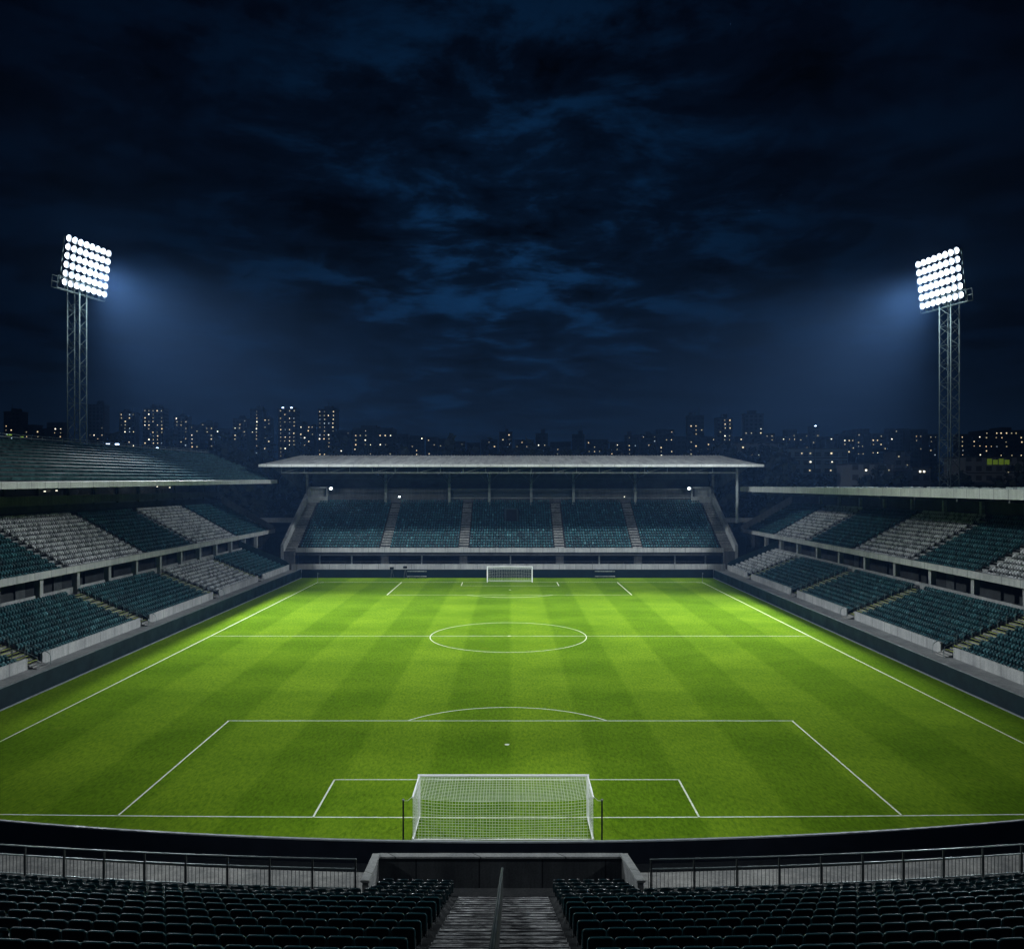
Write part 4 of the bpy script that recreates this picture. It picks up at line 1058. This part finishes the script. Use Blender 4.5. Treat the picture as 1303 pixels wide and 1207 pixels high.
# ------------------------------------------------------------------ city beyond
BL = [  # px0, px1, top y, distance, facade, lit share, style
 (4,25,524,620,1,.10,'t'),(30,44,541,560,1,.14,'b'),(45,58,546,520,1,.14,'b'),(60,80,538,640,1,.14,'b'),(112,132,515,700,0,.22,'r'),(134,150,552,520,1,.05,'b'),(152,172,525,720,0,.18,'t'),
 (182,208,520,690,0,.22,'t'),(209,221,545,640,1,.10,'b'),(222,239,530,740,0,.18,'t'),(241,254,541,640,1,.14,'b'),(255,272,538,700,1,.12,'d'),(274,292,546,600,1,.12,'b'),
 (296,314,533,690,0,.16,'t'),(318,335,521,720,1,.20,'c'),(335,344,532,700,1,.18,'t'),(354,377,520,660,0,.22,'n'),(380,400,541,700,1,.10,'d'),(404,427,521,640,1,.22,'t'),
 (430,447,548,560,1,.14,'b'),(449,500,545,540,1,.16,'l'),(502,519,553,560,1,.14,'b'),(521,540,555,620,1,.12,'b'),(542,556,557,560,1,.14,'b'),(558,575,559,600,1,.12,'b'),(577,592,562,560,1,.10,'b'),
 (594,611,564,560,1,.05,'b'),(613,633,560,600,1,.10,'b'),(636,652,550,520,1,.08,'t'),(655,679,560,600,1,.14,'b'),(682,697,552,560,1,.06,'t'),(700,726,563,560,1,.14,'b'),(728,744,553,600,1,.04,'t'),
 (746,774,560,560,1,.16,'b'),(776,795,563,560,1,.10,'b'),(797,812,554,620,1,.16,'l'),(815,836,553,600,1,.12,'d'),(838,858,547,640,1,.16,'b'),(860,874,556,560,1,.08,'b'),
 (876,896,529,620,1,.18,'t'),(898,911,556,520,1,.22,'b'),(913,932,532,640,0,.26,'c'),(934,946,556,600,1,.12,'b'),(947,971,527,600,0,.08,'t'),(973,986,552,620,1,.16,'b'),(988,1000,556,640,1,.16,'b'),
 (1001,1014,547,680,1,.2,'b'),(1016,1030,552,640,1,.14,'b'),(1033,1043,543,720,0,.16,'n1'),(1045,1066,556,640,1,.12,'b'),(1068,1088,553,660,1,.1,'d'),(1090,1106,546,660,1,.14,'b'),(1108,1130,552,600,1,.12,'b'),
 (1132,1156,546,640,1,.14,'b'),(1158,1180,547,600,1,.14,'b'),(1182,1193,553,560,1,.12,'b'),(1222,1250,553,560,1,.12,'b'),(1252,1303,548,560,1,.14,'l'),
 (920,1003,564,330,0,.10,'l'),(1004,1036,571,300,2,.14,'m'),(1037,1079,571,300,2,.10,'c'),(1082,1137,591,240,0,.18,'m'),(1160,1184,596,250,0,.06,'g2'),(1228,1302,582,260,1,.05,'g'),(1140,1158,575,300,1,.08,'b')]
BL.sort(key=lambda b: (b[3] < 400, b[0]))
styles = {'t': 'tall dark tower block', 'b': 'low dark apartment block', 'r': 'tall tower block with three rows of lit windows', 'd': 'dark apartment block with a stepped top', 'c': 'slim tower with a lit column of windows',
          'n': 'tall tower block with two blue rooftop beacons', 'n1': 'narrow tower with one blue rooftop beacon', 'l': 'long flat-topped apartment block', 'm': 'pale nearby block with rows of lit windows',
          'g2': 'low pale house with two yellow-green lit windows', 'g': 'low dark building with green glow for lit tree'}
wmesh = []
for wm_ in WIN + [M['green_glow']]:
    q = MB(); q.box(-0.5, 0.5, -0.06, 0.02, -0.5, 0.5); me = bpy.data.meshes.new('lit_window'); me.from_pydata(q.v, [], q.f); me.materials.append(wm_); wmesh.append(me)
ntall = 0; nwin = 0
rnd = random.Random(21)
for i, (p0, p1, yt, D, fc, lit, stl) in enumerate(BL):
    ii = i + 1
    near = D < 400
    w = (p1 - p0) / F * D; h = H + (CY - yt) / F * D; x = ((p0 + p1) / 2 - CX) / F * D; dep = min(max(10.0, w * 0.7), 24)
    t = empty('apartment_building', (x, D, 0), rnd.uniform(-0.12, 0.12) if stl in ('t', 'b') else 0.0)
    if near: lab = f'{styles[stl]}, {ordw(i - nfar + 1)} from left in the nearer row'
    else: lab = f'{styles[stl]}, {ordw(ii)} from the left on the skyline'; nfar = ii + 0
    nfar = nfar if near else ii
    tag(t, lab, 'building', 'city buildings')
    m_ = MB(); m_.box(-w / 2, w / 2, 0, dep, -0.04, h); m_.build('wall', FAC[3 if near and fc != 2 else fc], t)
    m_ = MB(); m_.box(-w / 2 - .3, w / 2 + .3, -0.3, dep + .3, h, h + 0.5)
    if stl in ('t', 'r', 'n', 'd', 'c', 'l'):
        ww = w * rnd.uniform(0.2, 0.45); xx = rnd.uniform(-0.2, 0.2) * w; m_.box(xx - ww / 2, xx + ww / 2, 2, dep - 2, h + 0.5, h + rnd.uniform(2.0, 3.6))
    if stl == 't' or stl == 'c': xx = rnd.uniform(-0.3, 0.3) * w; m_.bar((xx, 4, h), (xx, 4, h + rnd.uniform(4, 7)), 0.3)
    m_.build('roof', M['city_roof'], t)
    # balconies or pilasters give the facade relief
    m_ = MB()
    for q in range(int(h / 6)): m_.box(-w / 2 * 0.96, w / 2 * 0.96, -0.5, -0.02, 3 + q * 6.0, 3.25 + q * 6.0)
    m_.build('string_course', M['city_roof'], t)
    # lit windows
    wx, wz = (3.1, 3.0); sc = 1.0
    if near: wx, wz = 3.0, 3.1
    nx = max(2, int(w / wx)); vis = 26 if not near else 16
    zbot = H + (CY - (585 if not near else 614)) / F * D
    nz = max(1, int((h - 1.5 - zbot) / wz))
    placed = 0
    for a in range(nx):
        for b in range(nz):
            pr = lit * 2.7
            if stl == 'c': pr = 0.75 if a == nx // 3 or (p0 == 913 and a == nx - 1) else lit * 0.25
            if stl == 'r': pr = 0.6 if b in (nz - 1, nz - 4, nz - 7, nz - 9) else 0.03
            if stl == 'l' and b == nz - 1: pr = 0.4
            if stl == 'm': pr = 0.55 if (p0 == 1082 and b >= nz - 4) else (0.55 if a in (1, 2) or a == 3 and p0 != 1082 else 0.04)
            if stl in ('g', 'g2'): pr = 0.0 if stl == 'g2' else 0.05
            if rnd.random() > pr or placed > 70: continue
            wo = bpy.data.objects.new('lit_window', wmesh[rnd.choices((0, 1, 2, 3), (5, 2.2, 5, 1.0))[0] if not near else rnd.choices((0, 1, 2), (3, 4, 2))[0]]); COL.objects.link(wo); wo.parent = t
            k_ = D / 640.0
            ws = rnd.uniform(0.38, 0.85) * (k_ if not near else 0.7)
            wo.location = (-w / 2 + (a + 0.5) * w / nx + rnd.uniform(-.3, .3), -0.02, h - 1.6 - b * wz)
            wo.scale = (1.05 * ws, 1, 0.95 * ws); placed += 1; nwin += 1
    if stl == 'g2':
        for xx in (-w * .05, w * .16):
            wo = bpy.data.objects.new('lit_window', wmesh[1]); COL.objects.link(wo); wo.parent = t; wo.location = (xx, -0.02, h - 0.9); wo.scale = (0.5, 1, 0.5)
    if stl == 'g':
        for xx in range(4):
            wo = bpy.data.objects.new('lit_window', wmesh[4]); COL.objects.link(wo); wo.parent = t; wo.location = (w * (-.08 + xx * .1), -0.02, h - 1.3 - 0.15 * (xx % 2)); wo.scale = (1.5, 1, 1.9 - 0.4 * (xx % 2))  # glowing panels in place of lit-tree glimpses, not real windows
    if stl in ('n', 'n1'):
        for xx in ((-w * .25, w * .22) if stl == 'n' else (0,)):
            m_ = MB(); m_.tube([(xx, 0.5, h + .5), (xx, 0.5, h + 1.2)], [0.7, 0.8], 8); m_.build('beacon', M['beacon'], t)
# small lit signs seen past the left roof
for (px, py, D, w, h, mm, lab) in ((137, 565, 230, .5, .3, 'beacon', 'bright blue-white area light, left of a pair above the ribbed roof'), (149, 565, 230, .5, .3, 'beacon', 'bright blue-white area light, right of a pair above the ribbed roof'),
                           (200, 570, 230, .3, .3, 'beacon', 'small blue-white area light above the ribbed roof ridge'), (12, 553, 250, .7, .35, 'green_lamp', 'dim green light low on the skyline, furthest left'), (28, 556, 250, .4, .35, 'green_lamp', 'dim green light low on the skyline, second from the left')):
    z = H + (CY - py) / F * D; t = empty('area_light', ((px - CX) / F * D, D, 0)); tag(t, lab, 'light', 'distant area lights')
    m_ = MB(); m_.tube([(0, 0.1, 0), (0, 0.1, z)], 0.12, 6); m_.build('light_pole', M['steel_dark'], t)
    m_ = MB(); m_.box(-w, w, -0.1, 0.1, z - h / 2, z + h / 2); m_.build('light_head', M[mm], t)

# dark trees between the ground and the city: a far-off wood that reads as one mass
def trees():
    rng = np.random.default_rng(5); V = []; Fq = []
    clumps = []
    for i in range(150):
        px = rng.uniform(-60, 1370); D = rng.uniform(235, 330); yt = rng.uniform(566, 590)
        if 1000 < px < 1300: yt = rng.uniform(598, 612)
        if px < 340: yt = rng.uniform(560, 585)
        x = (px - CX) / F * D; h = H + (CY - yt) / F * D; r = rng.uniform(3.5, 7.0)
        clumps.append((x, D, h, r))
    P = []
    for (x, D, h, r) in clumps:
        n = 260
        d = rng.normal(size=(n, 3)); d /= np.linalg.norm(d, axis=1)[:, None]; rad = rng.uniform(0.45, 1.0, n) ** 0.5
        lob = 1 + 0.35 * np.sin(d[:, 0] * 4 + x) * np.cos(d[:, 2] * 5 + D)
        c = np.array([x, D, 0.0]) + d * (rad * lob)[:, None] * np.array([r, r, h * 0.42]) + np.array([0, 0, h * 0.60])
        P.append(c)
    P = np.concatenate(P); n = len(P)
    a = rng.normal(size=(n, 3)); a /= np.linalg.norm(a, axis=1)[:, None]; b = np.cross(a, rng.normal(size=(n, 3))); b /= np.linalg.norm(b, axis=1)[:, None]
    s = rng.uniform(0.5, 1.3, n)[:, None]
    Q = np.stack([P - a * s - b * s * .6, P + a * s - b * s * .6, P + a * s * .7 + b * s, P - a * s * .7 + b * s], 1).reshape(-1, 3)
    me = bpy.data.meshes.new('trees'); Fc = np.arange(len(Q)).reshape(-1, 4)
    me.from_pydata(Q.tolist(), [], Fc.tolist()); me.materials.append(M['foliage'])
    o = bpy.data.objects.new('trees', me); COL.objects.link(o); tag(o, kind='stuff')
trees()

# ------------------------------------------------------------------ haze
HZ = dict(density=0.00020, col=(0.20, 0.45, 1.0))
m = bpy.data.materials.new('night_air'); m.use_nodes = True; nt = m.node_tree; nt.nodes.clear()
o_ = N(nt, 'ShaderNodeOutputMaterial'); pv = N(nt, 'ShaderNodeVolumePrincipled')
pv.inputs['Color'].default_value = (*HZ['col'], 1); pv.inputs['Density'].default_value = HZ['density']; pv.inputs['Anisotropy'].default_value = 0.25
nt.links.new(pv.outputs[0], o_.inputs['Volume'])
m_ = MB(); m_.box(-620, 620, -60, 900, -1.05, 100)
hz_ = m_.build('haze', m); tag(hz_, kind='stuff')
print('windows', nwin)
